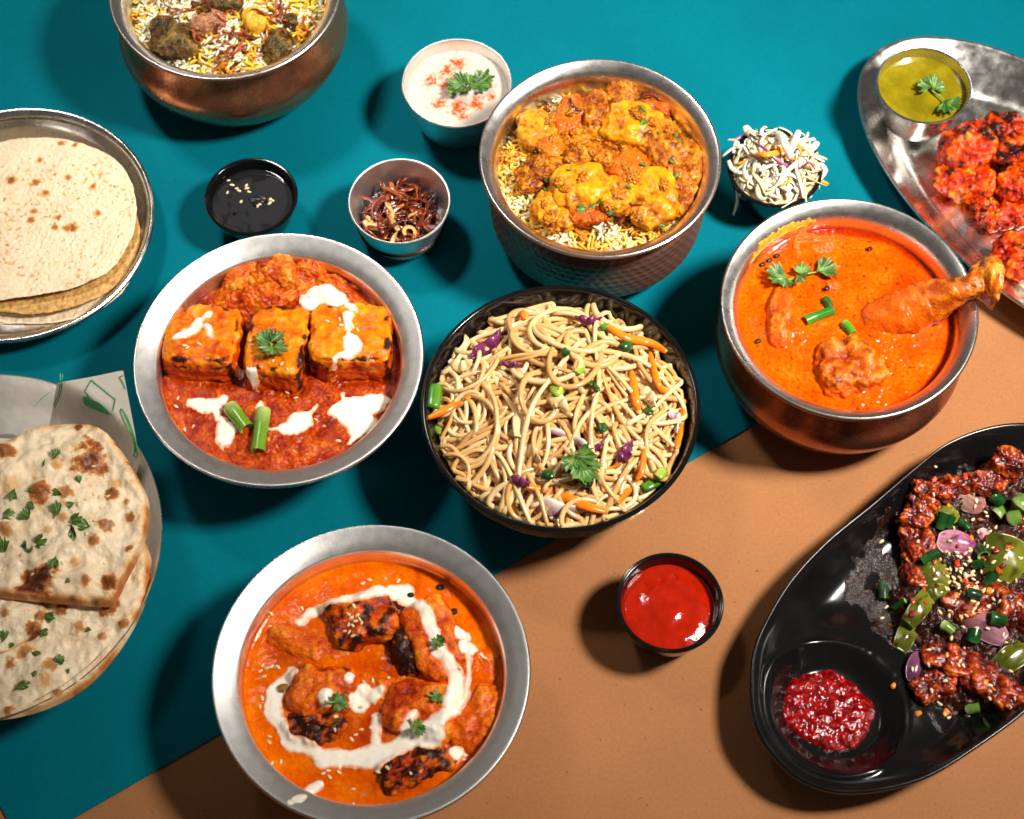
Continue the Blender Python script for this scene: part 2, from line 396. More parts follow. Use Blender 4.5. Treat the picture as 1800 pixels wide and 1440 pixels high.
def handi_flared(name, c, R, h, label, body, hammer=False, bulge=.97, lip=FLARESTEEL):
    t = thing(name, (c[0], c[1], Z0), label, 'bowl'); C = (c[0], c[1], Z0)
    out = [(0, 0), (.35*R, 0), (.60*R, .0005), (.76*R, .07*h), (.90*R, .22*h), (bulge*R, .42*h), (bulge*R, .55*h), (.92*R, .70*h), (.865*R, .82*h), (.86*R, .87*h), (.90*R, .93*h), (.965*R, .972*h), (1.0*R, h-.002), (1.008*R, h-.0006), (1.0*R, h+.0006)]
    wp = None
    if hammer:
        def wp(r, z, a):
            row = np.floor(z / .0052); ph = (a / (2 * np.pi) * 74 + .5 * (row % 2)) % 1 - .5
            pz = (z / .0052) % 1 - .5
            m = sstep(.03 * h, .12 * h, z) * (1 - sstep(.72 * h, .80 * h, z))
            return r - m * .00075 * np.clip(1 - (ph ** 2 + pz ** 2) * 3.2, 0, 1) * (r > .5 * R)
    V, F = lathe(out, C, 520 if hammer else 160, 150 if hammer else 90, wp); mesh('body', V, F, body, parent=t)
    inn = [(1.0*R, h+.0006), (.988*R, h+.0010), (.965*R, h+.0002), (.93*R, h-.0016), (.895*R, h-.0042), (.868*R, h-.0080), (.853*R, h-.0130), (.848*R, h-.020), (.86*R, h-.030), (.90*R, .5*h), (.82*R, .25*h), (.6*R, .06*h), (0, .05*h)]
    V, F = lathe(inn, C, 160, 110); mesh('lining_and_rim', V, F, lip, parent=t)
    return t
def cup(name, c, R, h, base, label, mat, wall=.0011, z=Z0, curve=1.0, bead=.0006):
    t = thing(name, (c[0], c[1], z), label, 'bowl'); C = (c[0], c[1], z)
    def rr(f): return R * (base + (1 - base) * (f ** .55 if curve else f))
    out = [(0, 0), (base*R*.6, 0), (base*R*.92, .0003)] + [(rr(f), f*h) for f in (.06, .16, .3, .5, .7, .88)] + [(R, h-.001), (R+bead, h-.0002), (R, h+bead)]
    V, F = lathe(out, C, 128, 70); mesh('outer_wall', V, F, mat, parent=t)
    inn = [(R, h+bead), (R-wall, h)] + [(rr(f)-wall, f*h) for f in (.88, .7, .5, .3, .16)] + [(base*R*.8, .07*h), (0, .055*h)]
    V, F = lathe(inn, C, 128, 70); mesh('inner_wall', V, F, mat, parent=t)
    return t

def disc(c, R, z, zf=None, rings=90, seg=300, men=.0012):
    s = np.linspace(0, 1, rings) ** .85; a = np.linspace(0, 2 * np.pi, seg, endpoint=False)
    X = c[0] + R * s[:, None] * np.cos(a); Y = c[1] + R * s[:, None] * np.sin(a)
    X, Y = X.ravel(), Y.ravel(); r = np.hypot(X - c[0], Y - c[1]) / R
    Z = z + men * sstep(.95, 1, r)
    if zf is not None: Z = Z + zf(X, Y, r) * (1 - sstep(.9, 1.0, r) * .8)
    return np.stack([X, Y, Z], 1), quads(rings, seg), r

# ---------------------------------------------------------------- toppings
def seed_mesh():
    d, F = cubesphere(5); L = d * np.array([.00165, .00105, .00065]); L[:, 1] *= 1 - .35 * (d[:, 0] * .5 + .5); L[:, 2] *= 1 - .2 * d[:, 0]
    return data('sesame_seed', L, F, SEED)
SEEDM = seed_mesh()
def frame_at(p, n, rz, s=1.0):
    z = Vector(n).normalized(); x = Vector((math.cos(rz), math.sin(rz), 0)); x = (x - z * x.dot(z)).normalized(); y = z.cross(x)
    M = Matrix((x, y, z)).transposed().to_4x4(); M = Matrix.Translation(Vector(p)) @ M @ Matrix.Scale(s, 4); return M
def seeds(dish, pts, label, group, s=1.0):
    for (x, y) in pts:
        p, n = dish.hit(x, y)
        if p is None: continue
        inst('sesame_seed', SEEDM, frame_at(p + n * .0004, n + rng.normal(size=3) * .15, random.uniform(0, 6.28), s * random.uniform(.88, 1.12)), label, 'sesame seed', group)

def leaflet(L, wide=1.0, lobes=5, seed=0, cup=.25):
    """coriander leaflet, stalk at the origin, growing along +x"""
    r = np.random.default_rng(seed); nf, nr = 41, 9
    ph = np.linspace(-1.15, 1.15, nf) * wide
    u = np.linspace(0, lobes, nf); saw = np.abs((u % 1) - .5) * 2
    deep = np.where(np.abs((np.arange(nf) / (nf - 1)) * 3 % 1 - 0) < .08, .35, 0)
    rad = L * (1 - .30 * (np.abs(ph) / 1.15) ** 1.5) * (1 - .20 * saw ** 1.4 - deep * .6) * (1 + .07 * r.normal(size=nf))
    t = np.linspace(.03, 1, nr)[:, None]
    X = t * rad * np.cos(ph * (.55 + .45 * t)); Y = t * rad * np.sin(ph * (.55 + .45 * t))
    q = np.stack([X.ravel(), Y.ravel(), np.zeros(X.size)], 1)
    Z = cup * (Y.ravel() ** 2 + .6 * (X.ravel() - L * .5) ** 2) / L + .10 * L * noise(q / L * 2.2 + seed * 3.1) + .03 * L * np.cos(np.repeat(t, nf) * 0 + np.tile(u, nr) * 2 * np.pi)
    V = np.stack([X.ravel(), Y.ravel(), Z], 1)
    F = quads(nr, nf, False)
    return V, F
G1, G2 = S(82, 126, 46), S(40, 82, 30); G3 = S(140, 174, 88)
def leafcol(V, seed, light=.3):
    n = fbm(V * 160 + seed, 3); vein = np.exp(-(V[:, 1] / .0006) ** 2)
    c = lerp(np.tile(G2, (len(V), 1)), G1, np.clip(.5 + n * 1.3, 0, 1)); return lerp(c, G3, np.clip(vein * .5 + light * .5 * (n > .15), 0, 1))
def sprig(p, n, rz, size, leaves, label, cat='coriander sprig', light=.3, seed=0, stem=True, group=None, name='coriander_sprig'):
    """leaves: list of (along, side-angle, length); laid on a surface at p with normal n"""
    M = np.array(frame_at(p + np.array(n) * .0012, n, rz))
    t = thing(name, p, label, cat, group)
    mxs = max([l[0] for l in leaves]) * size
    for k, (al, an, ln) in enumerate(leaves):
        V, F = leaflet(ln * size, random.uniform(.72, 1.08), random.choice((4, 5, 6, 7)), seed * 11 + k, random.uniform(.1, .5))
        col = leafcol(V, seed + k, light)
        V = V @ rotm(an, random.uniform(-.35, .35), random.uniform(-.45, -.05)).T + np.array([al * size, 0, .0008 + .0008 * k])
        V[:, 2] = np.maximum(V[:, 2], .0001)
        V = V @ M[:3, :3].T + M[:3, 3]
        nn = np.array(M[:3, 2]); Vb = V - nn * .00022
        FF = np.concatenate([F, F[:, ::-1] + len(V)])
        mesh('leaflet', np.concatenate([V, Vb]), FF, LEAF, np.concatenate([col, col * 1.15]), parent=t)
    if stem:
        C = spline(np.array([[-.35 * size, .05 * size, .0006], [0, 0, .001], [mxs * .6, .02 * size, .0016], [mxs, 0, .0014]]), 14)
        C = C @ M[:3, :3].T + M[:3, 3]
        V, F = tube(C, np.linspace(.0008, .0005, 14), 6); mesh('stem', V, F, LEAF, np.tile(S(120, 160, 70), (len(V), 1)), parent=t)
    return t
TRI = [(.35, .0, .75), (.2, 1.1, .62), (.2, -1.1, .6)]
_HERB = []
for k in range(6):
    V, F = leaflet(.006, random.uniform(.5, 1.0), random.choice((3, 4, 5)), 300 + k, cup=.5); V[:, 0] -= .003
    col = leafcol(V, k, .25); _HERB.append(data('chopped_herb', np.concatenate([V, V - [0, 0, .0002]]), np.concatenate([F, F[:, ::-1] + len(V)]), LEAF, np.concatenate([col, col])))
def herbs(dish, pts, label, group, s=1.0):
    for it in pts:
        x, y = it[:2]; sc = it[2] if len(it) > 2 else random.uniform(.6, 1.2)
        p, n = dish.hit(x, y)
        if p is None: continue
        M = frame_at(p + n * .0007, n + rng.normal(size=3) * .2, random.uniform(0, 6.28), 1)
        M = M @ Matrix.Diagonal((s * sc, s * sc * random.uniform(.45, 1), s * sc, 1))
        inst('chopped_herb', random.choice(_HERB), M, label, 'chopped herb', group)

def patch(name, dish, strokes, mat, colf, hmax=.0016, step=.0006, wob=.0012, wfr=140, edge=.0012, parent=None, label=None, cat=None, rough=0., zl=None, seed=0, tint=None, group=None, smooth_it=6, rs_=1.0, rfr=300):
    """poured or smeared film lying on what is in the dish; strokes = lists of (px,py,radius_px) in the photo"""
    segs = []
    for st in strokes:
        w_ = []
        for (x, y, r) in st:
            p, n = dish.hit(x, y)
            if p is None: p = P(x, y, zl or .05)
            w_.append((p[0], p[1], r * .000355 * rs_))
        w_ = np.array(w_); w_ = spline(w_, max(2, len(w_) * 5)) if len(w_) > 2 else w_
        segs.append(w_)
    allp = np.concatenate(segs); m = allp[:, 2].max() + .004
    x0, x1, y0, y1 = allp[:, 0].min() - m, allp[:, 0].max() + m, allp[:, 1].min() - m, allp[:, 1].max() + m
    gx = np.arange(x0, x1, step); gy = np.arange(y0, y1, step); X, Y = np.meshgrid(gx, gy, indexing='ij'); sh = X.shape
    q = np.stack([X.ravel(), Y.ravel(), np.full(X.size, seed * .01)], 1)
    wx = wob * fbm(q * wfr, 3) * 1.6; wy = wob * fbm(q * wfr + 31.7, 3) * 1.6
    A = q[:, :2] + np.stack([wx, wy], 1); d = np.full(len(A), 1.0)
    for w_ in segs:
        if len(w_) == 1: d = np.minimum(d, np.hypot(A[:, 0] - w_[0, 0], A[:, 1] - w_[0, 1]) - w_[0, 2]); continue
        for a_, b_ in zip(w_[:-1], w_[1:]):
            ab = b_[:2] - a_[:2]; t = np.clip(((A - a_[:2]) @ ab) / (ab @ ab + 1e-12), 0, 1)
            d = np.minimum(d, np.hypot(A[:, 0] - a_[0] - t * ab[0], A[:, 1] - a_[1] - t * ab[1]) - (a_[2] + t * (b_[2] - a_[2])))
    s = -d.reshape(sh)
    keep = s > -.0016
    base = np.full(sh, np.nan); ii, jj = np.nonzero(keep); base[ii, jj] = dish.heights(gx, gy, ii, jj)
    med = np.nanmedian(base); bb = np.where(np.isnan(base), med, base); keep &= ~np.isnan(base)
    b0 = bb.copy()
    for _ in range(smooth_it):
        pad = np.pad(bb, 1, mode='edge'); bb = (pad[:-2, 1:-1] + pad[2:, 1:-1] + pad[1:-1, :-2] + pad[1:-1, 2:] + 2 * bb) / 6
        bb = np.maximum(bb, b0)
    th = np.where(s > 0, hmax * (1 - np.exp(-np.clip(s, 0, 1) / edge)), s * 1.6)
    if rough: th = th + (s > 0) * rough * fbm(q * rfr, 4, .6).reshape(sh) * np.clip(s / .002, 0, 1)
    Z = np.where(s > 0, bb, b0) + th
    idx = -np.ones(sh, int); kk = np.nonzero(keep.ravel())[0]; idx.ravel()[kk] = np.arange(len(kk))
    V = np.stack([X.ravel()[kk], Y.ravel()[kk], Z.ravel()[kk]], 1)
    f = np.stack([idx[:-1, :-1], idx[1:, :-1], idx[1:, 1:], idx[:-1, 1:]], -1).reshape(-1, 4); f = f[(f >= 0).all(1)]
    o = mesh(name, V, f, mat, colf(V, s.ravel()[kk]), parent=parent, label=label, cat=cat, group=group)
    dish.add(V, f); return o
def creamcol(tint, deep=.0009):
    def f(V, s):
        n = fbm(V * 260, 3)
        c = lerp(np.tile(S(252, 242, 226), (len(V), 1)), S(248, 220, 180), np.clip(.1 + fbm(V * 90 + 3, 3) * 1.2, 0, 1) * .7)
        return lerp(c, tint, np.clip(1 - sstep(-.0004, deep * 1.5, s + n * .0012), 0, 1) * .9)
    return f

def strand(c, R, r0, ang, length, dome, step=.0035, curl=1.0, rs=None, zoff=0., wave=.002, bend0=0.):
    rs = rs or rng; n = max(5, int(length / step)); p = np.array([c[0] + r0[0], c[1] + r0[1]]); out = []; k = bend0; h = ang
    ph = rs.uniform(0, 6.28); fq = rs.uniform(60, 130)
    for i in range(n):
        d = np.hypot(*(p - c[:2])) / R
        out.append([p[0], p[1], dome(d) + zoff + wave * math.sin(ph + i * step * fq)])
        k += rs.normal() * 14 * curl - k * .10
        if d > .86:
            tc = math.atan2(c[1] - p[1], c[0] - p[0]); df = (tc - h + math.pi) % (2 * math.pi) - math.pi
            k += (40 if df > 0 else -40) * (d - .86) * 6
        k = np.clip(k, -150 * curl - 30, 150 * curl + 30)
        h += k * step; p = p + step * np.array([math.cos(h), math.sin(h)])
    return np.array(out)

# ================================================================ food pieces
PX = .000355
def pal(*st): return [(t, S(*c)) for t, c in st]
def tikka_col(info, V, stops, char=.25, charcol=S(22, 11, 8), low=.0, cfr=2.2, seed=0, up=.0):
    t = np.clip(.5 + info['a'] * .55 + info['e'] * .55 + info['disp'] * .8, 0, 1)
    c = grad(t, stops)
    n = fbm(info['q'] * cfr + 40 + seed * 2.7, 5, .62) + .16 * info['b'] + up * info['N'][:, 2]
    m = sstep(.44 - char, .44 - char + .16, n)
    c = lerp(c, S(120, 26, 4), sstep(.30 - char, .46 - char, n) * .6)
    c = lerp(c, charcol, m * .94)
    if low: c = lerp(c, np.array(low[1]), sstep(-.1, -.75, info['N'][:, 2]) * low[0])
    return c
TIK = pal((0, (120, 24, 5)), (.3, (188, 58, 8)), (.55, (222, 96, 12)), (.8, (234, 130, 24)), (1, (240, 168, 60)))
YELL = pal((0, (110, 44, 8)), (.3, (178, 92, 10)), (.5, (208, 128, 14)), (.75, (226, 154, 20)), (1, (238, 184, 50)))
TAND = pal((0, (84, 6, 0)), (.3, (160, 24, 2)), (.55, (206, 56, 2)), (.8, (226, 92, 4)), (1, (242, 146, 30)))
GLZ = pal((0, (30, 6, 2)), (.3, (78, 16, 4)), (.55, (134, 34, 6)), (.8, (184, 70, 10)), (1, (220, 120, 30)))
DRK = pal((0, (24, 18, 8)), (.4, (62, 48, 20)), (.7, (98, 78, 34)), (1, (150, 110, 50)))
def piece(name, px, py, z, size, dish, mat, label=None, cat=None, colf=None, rz=0, rx=0, ry=0, parent=None, group=None, **k):
    c = P(px, py, z); V, F, i = blob((c[0], c[1], z), [s * PX for s in size], rz, rx, ry, **k)
    return mesh(name, V, F, mat, colf(i, V), parent=parent, dish=dish, label=label, cat=cat, group=group)

# ---------------------------------------------------------------- bottom curry with cream swirl
A = Dish(); cA = (-.080, -.2017); RA = .0901; hA = .065; zA = Z0 + hA - .0195
handi_wide('handi_bowl', cA, RA, hA, 'wide-lipped steel bowl nearest the bottom edge, holding orange curry with a cream swirl')
cxs = [(600, 1100, 60), (560, 1160, 60), (755, 1130, 60), (550, 1250, 55), (740, 1265, 60), (760, 1350, 50), (850, 1250, 40), (835, 1200, 30)]
def zfA(X, Y, r):
    z = .0014 * fbm(np.stack([X, Y, 0 * X], 1) * 50, 3) + .0004 * fbm(np.stack([X, Y, 0 * X + 4], 1) * 320, 3)
    for (x, y, rr) in cxs:
        p = P(x, y, zA); z = z + .0035 * np.exp(-((X - p[0]) ** 2 + (Y - p[1]) ** 2) / (rr * PX) ** 2)
    return z
V, F, r = disc(cA, .0757, zA, zfA, 130, 400)
q = np.stack([V[:, 0], V[:, 1], 0 * r], 1)
t = np.clip(.5 + fbm(q * 70, 4) * .6 + fbm(q * 480, 3) * .35, 0, 1)
col = grad(t, pal((0, (200, 62, 0)), (.45, (228, 94, 0)), (.7, (238, 114, 4)), (1, (246, 150, 36))))
oil = sstep(.12, .4, fbm(q * 42 + 9, 3)) * .55
for (x, y, rr) in [(680, 1200, 60), (700, 1245, 50), (520, 1140, 45), (640, 1280, 60), (700, 1360, 50), (860, 1220, 30)]:
    p = P(x, y, zA); oil = np.maximum(oil, .95 * np.exp(-((V[:, 0] - p[0]) ** 2 + (V[:, 1] - p[1]) ** 2) / (rr * PX) ** 2) * (.7 + .6 * fbm(q * 120, 2)))
col = lerp(col, S(150, 22, 2), np.clip(oil, 0, 1)); col = lerp(col, S(214, 110, 8), sstep(.965, .99, r) * .7)
mesh('orange_gravy', V, F, GRAVY, col, dish=A, label='smooth orange tomato gravy filling the bottom wide-lipped bowl', cat='curry')
def tk(char, seed, up=.0):
    def f(i, V):
        c = tikka_col(i, V, TIK, char, seed=seed, up=up)
        k = sstep(.0075, .0025, V[:, 2] - zA + .0035 * fbm(V * 110 + seed, 3) + .004 * (char > .25)); k = np.maximum(k, .9 * sstep(.10, .40, fbm(V * 70 + 9 + seed, 3)) * (char < .25))
        return lerp(c, grad(np.clip(.5 + fbm(V * 260, 3), 0, 1), pal((0, (196, 60, 0)), (1, (240, 116, 8)))), np.clip(k, 0, 1) * .92)
    return f
for (x, y, z, sz, rz, kw, ch, up, lab) in [
    (640, 1092, .002, (56, 46, 34), .35, dict(p=4.5, amp=.14, fine=.04), .30, .04, 'charred chicken piece under the top of the cream swirl'),
    (548, 1140, -.003, (78, 30, 26), -.28, dict(p=2.6, amp=.16, fine=.02), -.15, 0, 'orange chicken ridge at the left end of the cream swirl'),
    (764, 1126, .001, (46, 70, 34), .45, dict(p=4, amp=.13, fine=.03), .02, 0, 'large orange chicken piece right of the dark char gap'),
    (706, 1128, -.001, (26, 70, 28), .35, dict(amp=.2, fine=.08), .62, .15, 'blackened chicken piece in the gap between two orange ones'),
    (566, 1220, -.001, (58, 44, 30), -.15, dict(p=4, amp=.16, fine=.03), .10, -.05, 'orange chicken piece beside the left curl of cream'),
    (556, 1272, -.002, (50, 40, 24), .0, dict(amp=.22, fine=.08), .44, .1, 'dark charred chicken piece inside the lower left cream curl'),
    (742, 1254, .000, (62, 50, 30), -.3, dict(p=3.6, amp=.16, fine=.03), .0, 0, 'orange chicken piece under the cream at centre right'),
    (738, 1350, -.003, (66, 34, 26), .40, dict(p=3, amp=.2, fine=.08), .38, .1, 'charred chicken piece below the bottom cream band'),
    (842, 1268, -.002, (36, 60, 28), -.5, dict(p=3.4, amp=.18, fine=.03), -.02, 0, 'orange chicken piece against the right wall of the bottom bowl'),
    (838, 1175, -.004, (40, 44, 22), .2, dict(amp=.18, fine=.02), -.2, 0, 'small orange lump right of the swirl near the cream dots'),
    (676, 1212, -.004, (62, 32, 20), -.2, dict(amp=.2, fine=.03), .05, 0, 'red sauced chicken piece at the centre of the swirl')]:
    piece('chicken_tikka', x, y, zA + z, sz, A, MEAT, lab, 'chicken piece', tk(ch, x * .01, up), rz, n=30, seed=x * .013, **kw)
orange = S(236, 120, 30)
patch('cream_swirl', A, [
    [(522, 1096, 8), (560, 1070, 14), (610, 1048, 15), (660, 1036, 16), (705, 1040, 18), (716, 1042, 14)],
    [(700, 1044, 15), (742, 1068, 14), (752, 1085, 16), (766, 1120, 13), (772, 1145, 15), (788, 1165, 14), (800, 1190, 16), (804, 1214, 18), (792, 1240, 18), (800, 1248, 14)],
    [(826, 1160, 7), (824, 1190, 7), (818, 1225, 8), (808, 1244, 10)],
    [(800, 1246, 14), (772, 1268, 18), (758, 1292, 24), (720, 1302, 22), (690, 1318, 20), (662, 1326, 24), (620, 1334, 18), (575, 1334, 20), (545, 1318, 18), (510, 1302, 16), (492, 1272, 17), (482, 1244, 18), (486, 1216, 16), (502, 1196, 14), (512, 1182, 15)],
    [(664, 1322, 20), (664, 1346, 8), (660, 1352, 4)], [(596, 1336, 14), (594, 1352, 5)],
    [(662, 1310, 14), (664, 1282, 11), (660, 1262, 11)], [(730, 1296, 20), (716, 1278, 14), (722, 1264, 14)]],
    CREAM, creamcol(orange, .0016), .0011, .00055, .0028, 75, smooth_it=16, edge=.0020, rs_=.84, label='white cream swirl poured in a broken spiral on the orange curry', cat='cream')
for st, lab in [([[(812, 1113, 14)]], 'upper of two touching cream dots at the right of the curry'), ([[(820, 1138, 14), (826, 1140, 12)]], 'lower of two touching cream dots at the right of the curry'),
    ([[(802, 1325, 13)]], 'round cream dot alone at the lower right of the curry'),
    ([[(632, 1236, 18), (640, 1218, 15)], [(655, 1222, 15), (668, 1214, 10)]], 'heart-shaped cream drop at the centre of the swirl'),
    ([[(574, 1228, 12), (572, 1222, 14)]], 'small cream drop under a herb left of centre'),
    ([[(616, 1188, 7), (614, 1192, 8)]], 'tiny cream drop above the heart-shaped one'),
    ([[(560, 1380, 9), (548, 1388, 11), (535, 1396, 9)]], 'elongated cream splash at the lower left edge of the curry')]:
    patch('cream_drop', A, st, CREAM, creamcol(orange), .0010, .0005, .0010, 150, smooth_it=12, label=lab, cat='cream')
for x, y, rz, s, lab, ss in [(768, 1137, .9, .0075, 'small herb leaf on the right arm of the cream swirl', 5), (578, 1236, .1, .0105, 'dark herb sprig left of the heart-shaped cream drop', 7), (724, 1272, -.7, .0085, 'three-part herb leaf on cream at the lower right of the swirl', 3), (756, 1226, -.2, .0075, 'herb leaf tucked under the right cream arm', 9)]:
    p, n = A.hit(x, y); sprig(p, n, rz, s, TRI, lab, light=.25, seed=ss)
sp = [(622,1066),(649,1020),(638,1026),(700,1022),(531,1070),(477,1080),(474,1102),(462,1170),(470,1175),(478,1172),(488,1173),(458,1180),(464,1190),(461,1228),(457,1242),(473,1305),(474,1295),(478,1342),(494,1339),(568,1360),(577,1355),(579,1366),(596,1358),(620,1388),(620,1415),(665,1357),(681,1350),(612,1080),(618,1086),(625,1092),(613,1098),(632,1088),(606,1110),(614,1112),(621,1118),(628,1082),(636,1095),(620,1100),(848,1154),(852,1157),(845,1150),(808,1174),(588,1283),(590,1260),(635,1283),(625,1292),(650,1280),(618,1300),(655,1196),(683,1192),(634,1243),(722,1360),(500,1215),(640,1200)]
seeds(A, sp, 'pale sesame seed on the orange cream-swirled curry in the bottom bowl', 'sesame seeds on the cream-swirled curry')
for x, y, s, lab in [(774, 1032, 5, 'black peppery speck at the upper right of the orange curry'), (797, 1075, 5, 'black speck between the cream swirl and the right wall'), (722, 1046, 4, 'black speck on the top of the cream arc'), (498, 1210, 7, 'olive brown clove head at the left curl of cream')]:
    piece('spice_clove', x, y, A.hit(x, y)[0][2] + .0005, (s * 1.3, s, s * .7), A, MEAT, lab, 'spice', lambda i, V: np.tile(S(34, 20, 10) if s < 7 else S(140, 96, 36), (len(V), 1)), n=8, amp=.2)
patch('cream_drip', (lambda d: (d.add(*lathe([(RA, hA), (.95*RA, hA-.0010), (.90*RA, hA-.0030), (.85*RA, hA-.0061)], (*cA, Z0), 160, 30)), d)[1])(Dish()), [[(509, 1414, 8)], [(536, 1400, 5), (528, 1403, 8), (520, 1405, 7)]], CREAM, creamcol(S(200, 180, 160)), .0006, .0005, .0004, label='thin cream drip on the lip of the bottom bowl', cat='cream')

# ---------------------------------------------------------------- paneer masala in the left wide-lipped bowl
B = Dish(); cB = (-.1438, .0027); RB = .0892; hB = .065; zB = Z0 + hB - .0205
handi_wide('handi_bowl', cB, RB, hB, 'wide-lipped steel bowl at centre left, holding three grilled paneer slabs in red gravy')
def zfB(X, Y, r):
    q = np.stack([X, Y, 0 * X], 1); z = .0016 * fbm(q * 90, 3) + .0016 * ridged(q * 240, 3) * .6
    for (x, y, rr, hh) in [(470, 490, 70, .012), (580, 500, 60, .007), (640, 560, 50, .004), (400, 520, 50, .004), (480, 790, 60, .002)]:
        p = P(x, y, zB); g = np.exp(-((X - p[0]) ** 2 + (Y - p[1]) ** 2) / (rr * PX) ** 2); z = z + hh * g * (1 + .5 * fbm(q * 130, 3)) + g * .0020 * ridged(q * 260 + 3, 3)
    return z
V, F, r = disc(cB, .0749, zB, zfB, 140, 420)
q = np.stack([V[:, 0], V[:, 1], 0 * r], 1); t = np.clip(.45 + fbm(q * 110, 4) * .6 + fbm(q * 520, 3) * .5 + (V[:, 2] - zB) * 22, 0, 1)
col = grad(t, pal((0, (86, 12, 0)), (.35, (150, 36, 2)), (.6, (190, 70, 6)), (.85, (216, 112, 18)), (1, (234, 150, 40))))
mesh('red_masala_gravy', V, F, MASALA, col, dish=B, label='coarse red masala gravy around the paneer slabs', cat='curry')
def chk(ch, seed): return lambda i, V: tikka_col(i, V, pal((0, (130, 30, 5)), (.4, (198, 74, 10)), (.7, (222, 112, 22)), (1, (236, 150, 50))), ch, seed=seed)
for x, y, z, sz, rz, lab in [(430, 492, .006, (40, 26, 20), .3, 'orange masala lump left of the top heap in the paneer bowl'), (485, 478, .009, (44, 28, 20), -.2, 'highest orange masala lump at the top of the paneer bowl'), (545, 470, .007, (26, 24, 18), .4, 'orange masala lump at the top right of the heap'), (520, 520, .006, (50, 14, 10), .5, 'yellowish pepper strip in the heap above the middle slab'), (600, 490, .003, (46, 12, 9), -.5, 'soft pepper strip at the upper right of the paneer bowl'), (640, 480, .001, (40, 14, 10), -.4, 'dark red tomato strip at the upper right wall')]:
    piece('masala_lump', x, y, zB + z, sz, B, MASALA, lab, 'vegetable piece', chk(-.05 if x < 600 else .1, x), rz, amp=.22, fine=.10, ff=9, n=26, seed=x * .02)
def pan_col(seed):
    def f(i, V):
        L, Nn = i['L'], i['N']; t = np.clip(.62 + i['e'] * .5 + i['a'] * .4, 0, 1)
        e = np.sort(np.abs(L), 1); edge = sstep(.70, .97, e[:, 1])
        c = grad(t, pal((0, (186, 58, 0)), (.4, (218, 100, 2)), (.7, (234, 136, 6)), (1, (244, 176, 44))))
        red = np.maximum(sstep(.72, .10, Nn[:, 2] * .5 + (L[:, 2] > .75) * .6 + i['e'] * .6 - edge * .25), (1.0 if seed < 3 else .8 if seed < 8 else .5) * sstep(-.05, .45, fbm(i['q'] * 1.6 + seed, 4, .6) + .08)); c = lerp(c, S(188, 48, 4), np.clip(red, 0, 1) * .85)
        n = fbm(i['q'] * 1.7 + seed, 5, .62)
        side = (L[:, 2] < .75) * (Nn[:, 2] < .6); ch = sstep(.20, .36, n + edge * .46 - .14 + side * .26)
        return lerp(c, S(20, 11, 8), ch * .95)
    return f
for x, y, sz, rz, rx, ry, lab, sd in [(359, 606, (67, 66, 35), -.08, -.16, -.06, 'left of the three grilled paneer slabs, with cream on top', 1.3), (489, 614, (51, 76, 35), -.06, -.16, .05, 'middle grilled paneer slab carrying a coriander sprig', 6.1), (619, 604, (71, 66, 36), .00, -.16, .02, 'right grilled paneer slab, brightest yellow, with a cream patch', 11.7)]:
    piece('paneer_slab', x, y, zB + .0045, sz, B, PANEER, lab, 'paneer', pan_col(sd), rz, rx, ry, p=6.5, amp=.10, fine=.06, ff=4, n=56, seed=sd)
cc = creamcol(S(236, 130, 44), .0013)
for st, lab, hm in [([[(315, 590, 8), (345, 578, 14), (352, 560, 8)], [(350, 570, 10), (366, 552, 7)], [(366, 575, 8), (370, 592, 5)]], 'cream smear on the left paneer slab', .0012),
    ([[(612, 556, 9), (612, 575, 8)], [(618, 600, 18), (628, 612, 14), (600, 625, 8), (588, 638, 5)], [(612, 575, 4), (614, 596, 5)]], 'cream smear on the right paneer slab', .0012),
    ([[(540, 530, 14), (575, 518, 20), (600, 530, 12), (620, 545, 7)]], 'cream pooled behind the middle and right slabs', .0014),
    ([[(340, 708, 12), (362, 714, 16), (392, 704, 8)], [(385, 715, 8), (380, 740, 6)], [(398, 758, 20), (394, 775, 14), (390, 740, 10)]], 'cream splash in front of the left slab', .0016),
    ([[(500, 752, 14), (526, 744, 20), (545, 728, 6), (556, 712, 4)], [(486, 752, 6), (472, 752, 3)]], 'cream splash in front of the middle slab right of the chillies', .0016),
    ([[(590, 724, 14), (620, 714, 22), (655, 712, 20), (672, 705, 14)], [(618, 735, 22), (628, 760, 14), (640, 745, 22), (618, 775, 5)], [(604, 692, 5), (608, 710, 5)]], 'large cream pool against the lower right wall of the paneer bowl', .0016),
    ([[(424, 660, 8)], [(445, 655, 10), (438, 650, 6)]], 'cream drop between the left and middle slabs', .0014),
    ([[(455, 712, 8), (462, 722, 5)]], 'small cream drop on the red gravy below the middle slab', .001)]:
    patch('cream_splash', B, st, CREAM, cc, hm * .8, .0005, .0026, 90, smooth_it=12, edge=.0018, label=lab, cat='cream', seed=x)
p, n = B.hit(476, 612); sprig(p, n, 1.75, .0135, [(.25, 0, .85), (.1, .95, .8), (.1, -.95, .75), (-.3, 1.7, .7), (-.35, -1.9, .75), (-.5, 2.7, .7)], 'frilly coriander sprig on the middle paneer slab', seed=21, light=.35)
